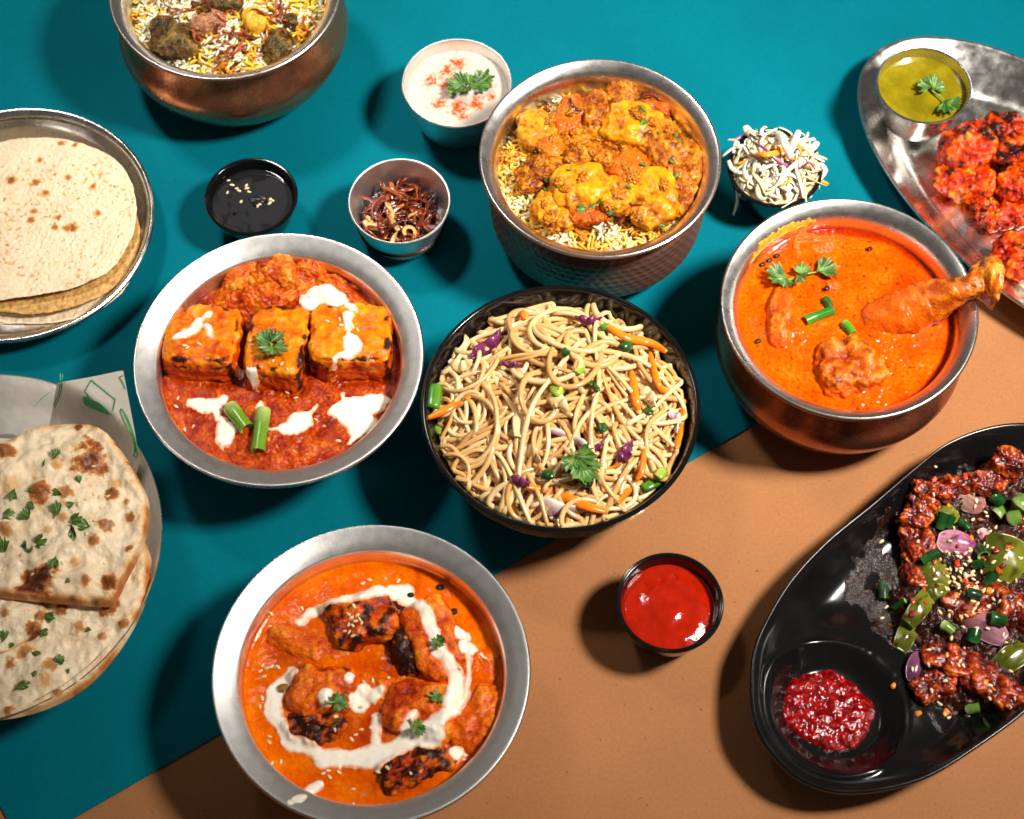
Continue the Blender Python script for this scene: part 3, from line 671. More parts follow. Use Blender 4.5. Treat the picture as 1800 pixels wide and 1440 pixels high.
def chilli(name, p0, p1, r, dish, label, cat, cols=(S(104, 146, 34), S(176, 190, 110)), zup=.002, sides=16, hollow=True):
    a_, na = dish.hit(*p0); b_, nb_ = dish.hit(*p1); t_ = thing(name, a_, label, cat)
    C = np.linspace(a_ + [0, 0, zup], b_ + [0, 0, zup], 12); C[:, 2] += .0008 * np.sin(np.linspace(0, 3.1, 12))
    rad = r * (1 + .05 * np.sin(np.linspace(0, 7, 12))); V, F = tube(C, rad, sides, cap=False)
    g = np.repeat(np.linspace(0, 1, 12), sides); colr = lerp(np.tile(cols[1], (len(V), 1)), cols[0], sstep(.0, .45, g + .2 * fbm(V * 300, 2)))
    sk = mesh('skin', V, F, VEG, colr, parent=t_)
    for e, k in ((C[0], 0), (C[-1], -1)):
        T_, N_, B_ = frames(C); aa = np.linspace(0, 2 * np.pi, sides, endpoint=False)
        rings = [e + (N_[k] * np.cos(x) * rr + B_[k] * np.sin(x) * rr) + T_[k] * dd for rr, dd in ((rad[k], 0), (rad[k] * .76, .0001), (rad[k] * .58, .0030 * (1 if k == 0 else -1)), (.0001, .0034 * (1 if k == 0 else -1))) for x in aa]
        VV = np.array(rings); mesh('cut_end', VV, quads(4, sides), VEG, np.concatenate([np.tile(S(150, 180, 90), (sides * 2, 1)), np.tile(S(150, 172, 96), (sides * 2, 1))]), parent=sk)
    return t_
chilli('green_chilli', (405, 718), (434, 756), .0048, B, 'left of two cut green chilli pieces, leaning on cream', 'chilli')
chilli('green_chilli', (464, 724), (454, 796), .0046, B, 'right of two cut green chilli pieces, the longer upright one', 'chilli')
sp = [(575,565),(597,562),(620,575),(628,580),(440,600),(480,635),(495,640),(505,650),(470,600),(495,610),(540,640),(325,608),(330,612),(350,605),(310,715),(313,700),(325,755),(340,750),(555,738),(570,750),(595,775),(452,720),(505,690),(520,700),(600,572),(612,580)]
seeds(B, sp, 'pale sesame seed on the paneer slabs or red gravy', 'sesame seeds on the paneer masala')

# ================================================================ rice helpers
def grains(c, R, n, surf, colf, L=.0082, r=.00105, seed=0, rmin=0., tilt=.45, mask=None):
    """many loose rice grains lying on surf(x,y)->z; returns one joined mesh"""
    g = np.random.default_rng(seed); a = np.linspace(-1, 1, 6); k = 5; th = np.linspace(0, 2 * np.pi, k, endpoint=False); F0 = quads(6, k)
    xy = np.zeros((0, 2))
    while len(xy) < n:
        rr = R * np.sqrt(g.uniform(rmin ** 2, 1, n)); an = g.uniform(0, 6.283, n)
        q = np.stack([c[0] + rr * np.cos(an), c[1] + rr * np.sin(an)], 1)
        if mask is not None: q = q[mask(q[:, 0], q[:, 1])]
        xy = np.concatenate([xy, q])
    xy = xy[:n]; col = colf(xy[:, 0], xy[:, 1], g); zz = surf(xy[:, 0], xy[:, 1], g)
    l = L * g.uniform(.75, 1.2, n) / 2; bend = g.uniform(-.25, .25, n) * l; rg = r * g.uniform(.85, 1.15, n)
    ax = np.stack([a * l[:, None], bend[:, None] * (1 - a ** 2), np.zeros((n, 6))], -1)
    rad = rg[:, None] * np.sqrt(np.clip(1.04 - a ** 2, .05, 1))
    P3 = (ax[:, :, None] + rad[:, :, None, None] * np.stack([0 * th, np.cos(th), np.sin(th)], 1)[None, None]).reshape(n, 30, 3)
    Rm = np.stack([rotm(A_, B_, C_2) for A_, B_, C_2 in zip(g.uniform(0, 6.283, n), g.normal(size=n) * .3, g.normal(size=n) * tilt)])
    V = np.einsum('nij,nkj->nki', Rm, P3) + np.concatenate([xy, zz[:, None]], 1)[:, None]
    return V.reshape(-1, 3), (F0[None] + (np.arange(n) * 30)[:, None, None]).reshape(-1, 4), np.repeat(col, 30, 0)
def curly(c, length, r, flat, seed, z=0, curl=1.0, twist=2.0, up=.003, sides=6, taper=.4, step=.0018, lift=0.):
    g = np.random.default_rng(seed); n = max(5, int(length / step)); p = np.array([c[0], c[1], z], float); h = g.uniform(0, 6.28); k = g.normal() * 120 * curl; e = g.normal() * .25 + lift; out = []
    for i in range(n):
        out.append(p.copy()); k += g.normal() * 70 * curl - k * .12; e += g.normal() * .22 - e * .15
        h += k * step; p = p + step * np.array([math.cos(h) * math.cos(e), math.sin(h) * math.cos(e), math.sin(e)])
    out = np.array(out); out -= out.mean(0) - np.array([c[0], c[1], z]); t = np.linspace(0, 1, n)
    return tube(out, r * (1 - taper * np.abs(2 * t - 1) ** 2), sides, flat, g.uniform(-twist, twist))
FRC = [S(92, 30, 8), S(126, 50, 14), S(66, 20, 8), S(158, 78, 26), S(110, 36, 10)]

# ---------------------------------------------------------------- biryani in hammered copper bowl (centre top)
Cc = (.0565, .1412); RC = .0772; hC = .080; zC = Z0 + hC - .012; C_ = Dish()
handi_flared('handi_bowl', Cc, RC, hC, 'hammered copper bowl with steel rim at top centre, heaped with yellow biryani', HAMMER, True, .93)
def domeC(x, y): d = np.hypot(x - Cc[0], y - Cc[1]) / (.84 * RC); return zC - .010 + .011 * (1 - d ** 2)
V, F, r = disc(Cc, .86 * RC, 0, lambda X, Y, r: domeC(X, Y) - .003 + .002 * fbm(np.stack([X, Y, 0 * X], 1) * 120, 3), 40, 120)
V[:, 2] = domeC(V[:, 0], V[:, 1]) - .002 + .0016 * fbm(V * 150, 3)
rb = mesh('biryani_rice', V, F, RICE, np.tile(S(206, 150, 50), (len(V), 1)), dish=C_, label='yellow and white biryani rice in the hammered copper bowl', cat='rice', kind='stuff')
def riceC(x, y, g):
    u_ = fbm(np.stack([x * 55, y * 55, 0 * x + 2.0], 1), 2) + g.normal(size=len(x)) * .16
    return np.array([S(208, 128, 24), S(228, 164, 34), S(236, 196, 92), S(240, 222, 182)])[np.digitize(u_, [-.35, -.12, .14])]
V, F, c3 = grains(Cc, .85 * RC, 2600, lambda x, y, g: domeC(x, y) + g.uniform(-.0015, .0022, len(x)), riceC, seed=4, rmin=.35)
rg = mesh('rice_grain_layer', V, F, RICE, c3, parent=rb, dish=C_); rg['kind'] = 'stuff'
BRN = pal((0, (84, 30, 4)), (.35, (150, 76, 8)), (.6, (182, 104, 12)), (1, (214, 146, 36)))
def ycol(ch, sd, red=0., sm=False):
    def f(i, V):
        c = tikka_col(i, V, YELL if sm else BRN, ch, S(96, 40, 6), seed=sd, cfr=1.6 if sm else 3.0)
        if sm: c = lerp(c, S(224, 150, 18), sstep(.0, .7, i['N'][:, 2]) * .45 * sstep(.3, -.1, fbm(i['q'] * 2 + sd, 3)))
        if red: c = lerp(c, S(206, 58, 8), np.clip(red * sstep(-.2, .4, i['a'] + .3), 0, 1))
        return c
    return f
patch('masala_coat', C_, [[(960, 240, 40), (1040, 220, 70), (1130, 230, 70), (1180, 280, 50)], [(970, 300, 40), (1050, 300, 70), (1140, 320, 70), (1180, 330, 40)], [(1000, 350, 40), (1080, 350, 50), (1140, 360, 40)]], MASALA, lambda V, s: lerp(grad(np.clip(.5 + fbm(V * 260, 4) * .8, 0, 1), YELL), S(64, 22, 4), sstep(-.1, .35, fbm(V * 120 + 4, 3)) * .85), .0030, .0008, .006, 90, edge=.003, rough=.0045, label='thick brown-yellow masala coating under the pieces of the centre biryani', cat='masala')
CH = [(945, 232, (34, 40, 24), .3, 0, 'yellow potato piece at the upper left of the centre biryani'),
 (1000, 205, (24, 44, 22), -.35, .75, 'red-edged carrot piece at the upper left of the centre biryani'), (975, 262, (30, 24, 20), .3, .6, 'orange carrot piece touching the upper left potato'),
 (1045, 195, (30, 38, 24), .2, 0, 'masala chicken piece near the top of the centre biryani'), (1090, 170, (26, 26, 22), .6, 0, 'small masala lump at the top edge of the centre biryani'),
 (1110, 222, (52, 46, 30), -.3, 0, 'large rounded chicken piece at upper centre of the biryani'), (1165, 262, (40, 48, 26), .5, 0, 'chicken piece along the upper right side of the biryani'),
 (1200, 290, (34, 50, 24), .15, 0, 'masala-coated piece at the far right of the biryani'), (1040, 280, (48, 28, 22), .1, 0, 'masala lump in the middle of the biryani'),
 (968, 300, (42, 26, 20), -.2, 0, 'dark masala lump left of the middle of the biryani'), (1105, 296, (34, 28, 22), .7, .7, 'orange carrot wedge right of the middle'),
 (1020, 330, (52, 44, 28), .35, 0, 'large yellow chicken piece at lower centre of the biryani'), (975, 372, (42, 30, 22), -.5, 0, 'smooth yellow potato slice at the lower left of the biryani'),
 (1085, 345, (32, 36, 24), -.2, 0, 'small yellow piece between two large lower ones'), (1145, 348, (44, 56, 30), .15, 0, 'bright yellow chicken piece at the lower right of the biryani'),
 (1030, 375, (34, 22, 16), 0, .5, 'reddish tomato scrap at the bottom of the biryani'), (1195, 345, (24, 40, 20), -.3, 0, 'masala lump at the lower right wall of the biryani'),
 (930, 315, (22, 26, 16), .2, 0, 'small dark lump at the left of the biryani'), (1150, 190, (30, 18, 14), -.4, .3, 'brown fried piece at the upper right of the biryani')]
for (x, y, sz, rz, red, lab) in CH:
    p = P(x, y, zC); zz = domeC(p[0], p[1]) + .0052
    smooth_ = 'yellow' in lab or 'carrot' in lab or 'rounded' in lab
    piece('biryani_piece', x, y, zz, (sz[0] * 1.08, sz[1] * 1.08, sz[2] * .90), C_, MASALA if not smooth_ else PANEER, lab, 'biryani piece', ycol(.12 if smooth_ else .24, x * .1, red, smooth_), rz, p=2.9, amp=.16, fine=.022 if smooth_ else .11, ff=5 if smooth_ else 8, n=32, seed=x * .017)
g_ = np.random.default_rng(5)
t = thing('masala_crumbs', (Cc[0], Cc[1], zC), 'coarse brown-yellow masala crumbs between the pieces of the centre biryani', 'masala')
for k in range(46):
    x, y = 1050 + g_.normal() * 80, 285 + g_.normal() * 70
    if ((x - 1055) / 165) ** 2 + ((y - 285) / 130) ** 2 > 1: continue
    p, n = C_.hit(x, y)
    V, F, i = blob(p, [g_.uniform(6, 15) * PX, g_.uniform(5, 11) * PX, g_.uniform(3, 5) * PX], g_.uniform(0, 3), amp=.45, fr=2.2, fine=.2, n=10, seed=k)
    mesh('crumb', V, F, MASALA, tikka_col(i, V, BRN, .12, S(70, 30, 8), seed=k), parent=t, dish=C_)
herbs(C_, [(1127, 195, 1.3), (1132, 215, 1.2), (1185, 238, 1), (1195, 248, .8), (1040, 360, 1.4), (1055, 353, 1), (1020, 368, 1.2), (1075, 370, 1.3), (1082, 385, 1), (1105, 330, 1), (965, 315, .9), (958, 335, .8), (1162, 395, .9), (1180, 282, .8), (1130, 290, 1), (1158, 235, .7), (1040, 285, .7), (1000, 300, .6), (1190, 310, .8)], 'dark herb fragment cooked into the centre biryani', 'herb fragments on the centre biryani')
on = [(1090, 385, .05), (1110, 360, .03), (960, 190, .05), (1180, 180, .06), (1200, 195, .05), (1130, 172, .04), (1080, 255, .03), (1010, 188, .03), (1108, 372, .04), (1165, 405, .03), (1148, 178, .05), (1060, 392, .04), (945, 265, .03)]
t = thing('fried_onion_garnish', (Cc[0], Cc[1], zC), 'dark fried onion strands scattered on the centre biryani', 'fried onion')
for k, (x, y, l) in enumerate(on):
    p, n = C_.hit(x, y)
    if p is None: continue
    V, F = curly(p, l * .6, .0010, .35, 50 + k, p[2] + .0022, .9); mesh('onion_strand', V, F, FRIED, np.tile(FRC[k % 5], (len(V), 1)), parent=t)

# ---------------------------------------------------------------- biryani in smooth copper bowl (top left)
cD = (-.1935, .2800); RD = .0786; hD = .080; zD = Z0 + hD - .013; D_ = Dish()
handi_flared('handi_bowl', cD, RD, hD, 'smooth copper bowl cut off by the top edge, holding biryani with dark meat', COPPER, False, 1.0)
def domeD(x, y): d = np.hypot(x - cD[0], y - cD[1]) / (.84 * RD); return zD - .011 + .012 * (1 - d ** 2)
V, F, r = disc(cD, .86 * RD, 0, None, 40, 120); V[:, 2] = domeD(V[:, 0], V[:, 1]) - .002 + .0016 * fbm(V * 150, 3)
rb = mesh('biryani_rice', V, F, RICE, np.tile(S(200, 150, 60), (len(V), 1)), dish=D_, label='white and saffron biryani rice in the smooth copper bowl at top left', cat='rice', kind='stuff')
def riceD(x, y, g):
    u_ = fbm(np.stack([x * 60, y * 60, 0 * x + 7.0], 1), 2) + g.normal(size=len(x)) * .15
    return np.array([S(232, 150, 20), S(238, 200, 60), S(244, 232, 200)])[np.digitize(u_, [-.22, -.02])]
V, F, c3 = grains(cD, .85 * RD, 2400, lambda x, y, g: domeD(x, y) + g.uniform(-.001, .0028, len(x)), riceD, seed=8, mask=lambda x, y: y < cD[1] + .055)
rg = mesh('rice_grain_layer', V, F, RICE, c3, parent=rb, dish=D_); rg['kind'] = 'stuff'
for (x, y, sz, rz, lab) in [(310, 78, (48, 36, 24), .3, 'largest dark olive meat piece at the lower left of the top-left biryani'), (288, 50, (26, 24, 18), .2, 'small dark meat piece above the largest one in the top-left biryani'), (488, 82, (26, 34, 20), -.5, 'dark meat piece at the lower right of the top-left biryani'), (366, 40, (34, 20, 14), .4, 'pale pink-brown meat piece in the middle of the top-left biryani'), (510, 38, (14, 16, 10), 0, 'small dark meat scrap at the right of the top-left biryani'), (390, 8, (40, 18, 14), 0, 'brown meat piece at the top edge of the picture')]:
    p = P(x, y, zD); piece('meat_piece', x, y, domeD(p[0], p[1]) + .003, sz, D_, MEAT, lab, 'meat', (lambda i, V: tikka_col(i, V, pal((0, (120, 62, 34)), (1, (196, 138, 100))), -.1)) if 'pale' in lab else (lambda i, V: tikka_col(i, V, DRK, .12)), rz, amp=.18, fine=.12, ff=8, n=26, seed=x * .01)
t = thing('potato_piece', P(448, 42, zD), 'golden potato wedge right of centre in the top-left biryani', 'potato')
p = P(448, 40, zD); V, F, i = blob((p[0], p[1], domeD(p[0], p[1]) + .004), (.008, .010, .006), .3, amp=.1, fine=.03, n=20, seed=3); mesh('wedge', V, F, PANEER, tikka_col(i, V, pal((0, (214, 130, 10)), (1, (244, 196, 70))), -.2), parent=t, dish=D_)
t = thing('fried_onion_garnish', (cD[0], cD[1], zD), 'reddish brown fried onion strands across the top-left biryani', 'fried onion')
for k in range(44):
    x, y = [(380, 58), (440, 70), (500, 20), (400, 108), (300, 8), (360, 20), (450, 96), (530, 30)][k % 8]; x += g_.normal() * 26; y += g_.normal() * 11
    p, n = D_.hit(x, max(y, -20))
    if p is None: continue
    V, F = curly(p, g_.uniform(.012, .034), .0011, .35, 150 + k, p[2] + .0025, 1.0)
    d = np.hypot(V[:, 0] - cD[0], V[:, 1] - cD[1]); f = np.minimum(1, .80 * RD / np.maximum(d, 1e-6)); V[:, 0] = cD[0] + (V[:, 0] - cD[0]) * f; V[:, 1] = cD[1] + (V[:, 1] - cD[1]) * f; V[:, 2] = np.maximum(V[:, 2], domeD(V[:, 0], V[:, 1]) + .001)
    mesh('onion_strand', V, F, FRIED, np.tile([S(150, 62, 16), S(112, 38, 10), S(176, 84, 24)][k % 3], (len(V), 1)), parent=t)

# ---------------------------------------------------------------- chicken curry with drumstick (right)
cE = (.2076, .0292); RE = .0788; hE = .080; zE = Z0 + hE - .0170; E_ = Dish()
handi_flared('handi_bowl', cE, RE, hE, 'dark copper bowl with thick steel rim at right, full of orange chicken curry', DARKCOPPER, False, .985)
def zfE(X, Y, r):
    q = np.stack([X, Y, 0 * X], 1); z = .0008 * fbm(q * 70, 3) + .0007 * fbm(q * 380, 3)
    for (x, y, rr, hh) in [(1420, 435, 40, .003), (1385, 570, 42, .004), (1490, 640, 60, .004), (1560, 545, 70, .003), (1580, 430, 40, .001)]:
        p = P(x, y, zE); z = z + hh * np.exp(-((X - p[0]) ** 2 + (Y - p[1]) ** 2) / (rr * PX) ** 2)
    return z
V, F, r = disc(cE, .862 * RE, zE, zfE, 130, 400)
q = np.stack([V[:, 0], V[:, 1], 0 * r], 1); t = np.clip(.5 + fbm(q * 60, 4) * .55 + fbm(q * 520, 3) * .45, 0, 1)
col = grad(t, pal((0, (172, 46, 0)), (.4, (204, 72, 0)), (.7, (220, 94, 4)), (1, (238, 140, 40))))
oil = sstep(.90, .955, r + .03 * fbm(q * 90, 2)) * sstep(-.8, .5, (V[:, 0] - cE[0]) / RE + .5 * (V[:, 1] - cE[1]) / RE)
for (x, y, rr) in [(1600, 500, 34), (1640, 430, 30), (1660, 560, 24), (1450, 640, 16)]:
    p = P(x, y, zE); oil = np.maximum(oil, .8 * np.exp(-((V[:, 0] - p[0]) ** 2 + (V[:, 1] - p[1]) ** 2) / (rr * PX) ** 2))
col = lerp(col, S(140, 20, 2), np.clip(oil, 0, 1) * .85)
sd = sstep(.34, .42, fbm(q * 340 + 3, 2)); col = lerp(col, S(70, 24, 6), sd * .7)
mesh('orange_curry_gravy', V, F, GRAVY, col, dish=E_, label='orange curry gravy with red oil at the rim in the right copper bowl', cat='curry')
ORG = pal((0, (132, 36, 2)), (.4, (182, 74, 6)), (.7, (208, 104, 14)), (1, (228, 146, 44)))
for x, y, z, sz, rz, kw, ch, lab in [(1372, 560, .001, (24, 62, 22), -.12, dict(amp=.1, p=2.2), -.1, 'smooth pointed chicken piece at the left of the right curry'), (1492, 650, -.001, (60, 52, 34), .2, dict(p=3, amp=.26, fine=.06, ff=4), .14, 'wrinkled chicken piece at the front of the right curry'), (1425, 432, -.002, (44, 26, 14), -.1, dict(amp=.15), -.2, 'submerged chicken piece near the back of the right curry'), (1462, 505, -.001, (16, 12, 10), 0, dict(amp=.15), -.2, 'small round bone end beside the coriander leaf')]:
    piece('chicken_piece', x, y, zE + z, sz, E_, MEAT, lab, 'chicken piece', lambda i, V: lerp(tikka_col(i, V, ORG, ch, S(80, 30, 8)), S(214, 82, 2), .9 * sstep(.0075, .002, V[:, 2] - zE + .0035 * fbm(V * 110, 3))), rz, n=32, seed=x * .01, **kw)
# drumstick: one continuous surface swept along the bone
t = thing('chicken_drumstick', P(1550, 545, zE), 'chicken drumstick in the right curry with its bone end lying over the rim', 'drumstick')
ax = [P(1500, 572, zE - .006), P(1550, 560, zE - .001), P(1600, 545, zE + .004), P(1640, 528, zE + .0115), P(1672, 516, zE + .0205), P(1700, 506, zE + .0250), P(1722, 498, zE + .0255), P(1742, 496, zE + .0255), P(1752, 497, zE + .0250)]
C = spline(np.array(ax), 90); tt = np.linspace(0, 1, 90)
rad = np.interp(tt, [0, .06, .2, .38, .50, .60, .70, .78, .86, .93, .975, 1], np.array([4, 26, 42, 38, 25, 19, 21, 29, 35, 35, 26, 6]) * PX)
V, F = tube(C, rad, 48); V = np.array(V); ctr = np.repeat(C, 48, 0); dv = V - ctr; dn = dv / (np.linalg.norm(dv, axis=1)[:, None] + 1e-9)
tn = np.repeat(tt, 48); knob = sstep(.62, .8, tn)
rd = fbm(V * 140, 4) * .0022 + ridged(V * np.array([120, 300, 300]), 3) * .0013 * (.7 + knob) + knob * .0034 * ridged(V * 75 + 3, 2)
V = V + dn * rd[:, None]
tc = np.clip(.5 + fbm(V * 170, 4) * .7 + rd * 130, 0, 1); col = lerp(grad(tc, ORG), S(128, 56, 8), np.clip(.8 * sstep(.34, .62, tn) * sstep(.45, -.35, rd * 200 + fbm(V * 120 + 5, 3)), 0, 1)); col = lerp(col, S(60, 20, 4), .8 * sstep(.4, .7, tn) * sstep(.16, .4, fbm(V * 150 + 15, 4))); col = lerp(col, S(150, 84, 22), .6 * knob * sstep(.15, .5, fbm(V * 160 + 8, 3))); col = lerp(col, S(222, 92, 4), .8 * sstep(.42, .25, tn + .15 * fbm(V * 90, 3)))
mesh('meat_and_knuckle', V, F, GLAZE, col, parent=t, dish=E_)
p, n = E_.hit(1392, 494); sprig(p, n, .25, .0175, [(.9, .15, .85), (.35, 1.3, .55), (-.2, 2.6, .85), (-.2, -2.2, .5), (.2, -1.2, .5)], 'coriander sprig floating at the left of the right curry', seed=31, light=.8)
chilli('green_chilli', (1415, 566), (1462, 548), .0032, E_, 'pointed green chilli piece in the middle of the right curry', 'chilli', (S(44, 112, 22), S(70, 140, 34)), .001)
chilli('green_chilli', (1484, 570), (1498, 588), .0028, E_, 'short green chilli piece just right of the pointed one', 'chilli', (S(70, 140, 30), S(120, 170, 60)), .001)
chilli('green_chilli', (1450, 527), (1458, 540), .0030, E_, 'dark green chilli stub below the coriander sprig', 'chilli', (S(44, 84, 26), S(90, 100, 40)), .0002)
for k, (x, y) in enumerate([(1340, 465), (1352, 458), (1365, 450), (1332, 600), (1528, 438), (1453, 507)]):
    piece('spice_seed', x, y, E_.hit(x, y)[0][2] + .0003, (6, 4, 3), E_, MEAT, 'brown spice speck floating on the right curry', 'spice', lambda i, V: np.tile(S(60, 26, 10), (len(V), 1)), .4, n=6, group='spice specks on the right curry')
# sauce smear on the inner lip, upper left
dl = Dish(); dl.add(*lathe([(.93*RE, hE-.0016), (.895*RE, hE-.0042), (.868*RE, hE-.0080), (.853*RE, hE-.0130), (.848*RE, hE-.020)], (*cE, Z0), 200, 40))
patch('sauce_smear', dl, [[(1320, 480, 5), (1340, 440, 6), (1365, 415, 6), (1400, 396, 5), (1430, 388, 3)]], MASALA, lambda V, s: grad(np.clip(.5 + fbm(V * 300, 3), 0, 1), pal((0, (196, 110, 20)), (1, (232, 170, 60)))), .0004, .0006, .002, 200, label='dried yellow sauce smear on the inner lip of the right bowl', cat='sauce')

# ---------------------------------------------------------------- noodles in the black bowl (centre)
cN = (.0294, -.0342); RN = .0837; hN = .070; N_ = Dish(.066)
cup('black_bowl', cN, RN, hN, .50, 'large glossy black bowl in the centre, heaped with noodles', BLACK, .0024, Z0, 1.0, .0009)
zN = Z0 + hN - .004
def domeN(d): return zN - .007 + .019 * np.clip(1 - (d / 1.02) ** 2.2, -1, 1)
V, F, r = disc(cN, .93 * RN, 0, None, 40, 140); V[:, 2] = domeN(np.hypot(V[:, 0] - cN[0], V[:, 1] - cN[1]) / (.92 * RN)) - .013 + .003 * fbm(V * 90, 2)
nd = thing('noodle_heap', (cN[0], cN[1], zN), 'heap of pale stir fried noodles filling the black centre bowl', 'noodles')
o = mesh('noodle_bed', V, F, STRAND, np.tile(S(176, 128, 72), (len(V), 1)), parent=nd, dish=N_)
rs = np.random.default_rng(12); NC = [S(232, 192, 132), S(238, 202, 146), S(226, 180, 116), S(218, 168, 102), S(242, 210, 158)]
def noodle(C, k, add=False, rr=None):
    m = len(C); rad = np.full(m, (rr or .00158) * rs.uniform(.88, 1.1)); rad[0] *= .8; rad[-1] *= .8
    rad *= 1 + .10 * np.sin(np.linspace(0, rs.uniform(4, 14), m) + k); V, F = tube(C, rad, 9, rs.uniform(.88, 1.0), 0.); base = np.array(NC[k % 5]) * rs.uniform(.9, 1.04)
    col = base * (1 + .22 * fbm(V * 70 + k, 3))[:, None] * np.array([1, .985, .95]) ** rs.uniform(0, 2)
    mesh('noodle', V, F, STRAND, col, parent=nd)
    if add: N_.add(V, F)
for k in range(290):
    lay = -.0135 if k < 70 else (-.0085 if k < 150 else (-.0040 if k < 230 else -.0002))
    rr = (.90 if k < 150 else .95) * RN * math.sqrt(rs.uniform(0, 1)); an = rs.uniform(0, 6.283)
    L = rs.uniform(.06, .16) if k < 230 else rs.uniform(.05, .12)
    C = strand(cN, .92 * RN, (rr * math.cos(an), rr * math.sin(an)), rs.uniform(0, 6.283), L, domeN, .0032, rs.choice([.35, .8, 1.2]), rs, lay + rs.normal() * .0016, rs.uniform(.0012, .0030), rs.normal() * 40)
    C = spline(C, max(12, int(len(C) * 1.3)))
    d = np.hypot(C[:, 0] - cN[0], C[:, 1] - cN[1]); lim = RN * (.5 + .5 * np.clip((C[:, 2] - Z0 - .003) / hN, .05, 1) ** .55) - .0040 + .0085 * sstep(zN - .006, zN + .001, C[:, 2])
    f = np.minimum(1, lim / np.maximum(d, 1e-6)); C[:, 0] = cN[0] + (C[:, 0] - cN[0]) * f; C[:, 1] = cN[1] + (C[:, 1] - cN[1]) * f
    # tips sink into the heap
    e = np.minimum(np.arange(len(C)), np.arange(len(C))[::-1]); C[:, 2] -= .004 * np.exp(-e / 2.5)
    noodle(C, k, k > 180)
# short broken strands packed underneath
BV, BF, nn_ = [], [], 0
for k in range(170):
    rr = .84 * RN * math.sqrt(rs.uniform(0, 1)); an = rs.uniform(0, 6.283)
    C = strand(cN, .84 * RN, (rr * math.cos(an), rr * math.sin(an)), rs.uniform(0, 6.283), rs.uniform(.03, .08), domeN, .004, .8, rs, -.0065 + rs.normal() * .0018, .0025, rs.normal() * 40)
    d = np.hypot(C[:, 0] - cN[0], C[:, 1] - cN[1]); f = np.minimum(1, (RN - .014) / np.maximum(d, 1e-6)); C[:, 0] = cN[0] + (C[:, 0] - cN[0]) * f; C[:, 1] = cN[1] + (C[:, 1] - cN[1]) * f
    V, F = tube(C, .0016, 7); BV.append(V); BF += [[i + nn_ for i in f] for f in F]; nn_ += len(V)
BV = np.concatenate(BV); o = mesh('broken_noodles', BV, BF, STRAND, lerp(np.tile(S(224, 180, 120), (len(BV), 1)), S(196, 140, 76), np.clip(.5 + fbm(BV * 60, 2), 0, 1)), parent=nd); o['kind'] = 'stuff'
# the coiled noodles on the crown of the heap
for k in range(12):
    x0, y0 = [(985, 600), (1040, 610), (1010, 640), (960, 640), (1065, 590), (1000, 580), (930, 600), (1060, 650), (1090, 540), (1075, 560), (915, 540), (950, 690)][k]
    p, n = N_.hit(x0, y0); ra = rs.uniform(.010, .024); a0 = rs.uniform(0, 6.28); t = np.linspace(0, rs.uniform(3.2, 5.6), 34)
    sx = rs.uniform(.5, .9); ro = rs.uniform(0, 3.14)
    X = ra * np.cos(t); Y = ra * sx * np.sin(t); C = np.stack([p[0] + X * math.cos(ro) - Y * math.sin(ro), p[1] + X * math.sin(ro) + Y * math.cos(ro), 0 * X], 1)
    dd = np.hypot(C[:, 0] - cN[0], C[:, 1] - cN[1]) / (.92 * RN); C[:, 2] = domeN(dd) + .0030 + .0012 * np.sin(t * 1.7 + k) + .0006 * (k % 3)
    e = np.minimum(np.arange(34), np.arange(34)[::-1]); C[:, 2] -= .004 * np.exp(-e / 3)
    d = np.hypot(C[:, 0] - cN[0], C[:, 1] - cN[1]); f = np.minimum(1, (RN - .0065) / np.maximum(d, 1e-6)); C[:, 0] = cN[0] + (C[:, 0] - cN[0]) * f; C[:, 1] = cN[1] + (C[:, 1] - cN[1]) * f
    noodle(C, k + 1, True, .00178)
def strip(name, pts, r, flat, dish, mat, cols, label, cat, lift=.0024, parent=None, sides=8, twist=0., taper=.5, wav=0., group=None, n=26):
    """long shred lying over the heap along photo points"""
    w_ = []
    for (x, y) in pts:
        p, nn = dish.hit(x, y)
        w_.append(p + [0, 0, lift] if p is not None else P(x, y, zN - .004))
    w_ = np.array(w_); w_[:, 2] = .5 * w_[:, 2] + .5 * w_[:, 2].max(); C = spline(w_, n); t = np.linspace(-1, 1, n)
    C[:, 2] += wav * np.sin(t * 9)
    V, F = tube(C, r * (1 - taper * np.abs(t) ** 3), sides, flat, twist)
    tt = np.tile(np.linspace(0, 2 * np.pi, sides, endpoint=False), n); m = .5 + .5 * np.cos(tt)
    col = lerp(np.tile(cols[0], (len(V), 1)), cols[-1], np.clip(m * 1.2 - .1 + .5 * fbm(V * 200, 2), 0, 1))
    return mesh(name, V, F, mat, col, parent=parent, label=label, cat=cat, group=group)
CAR = (S(218, 104, 10), S(236, 144, 34)); PUR = (S(74, 18, 54), S(130, 52, 96)); PINK = (S(128, 34, 92), S(236, 218, 208))
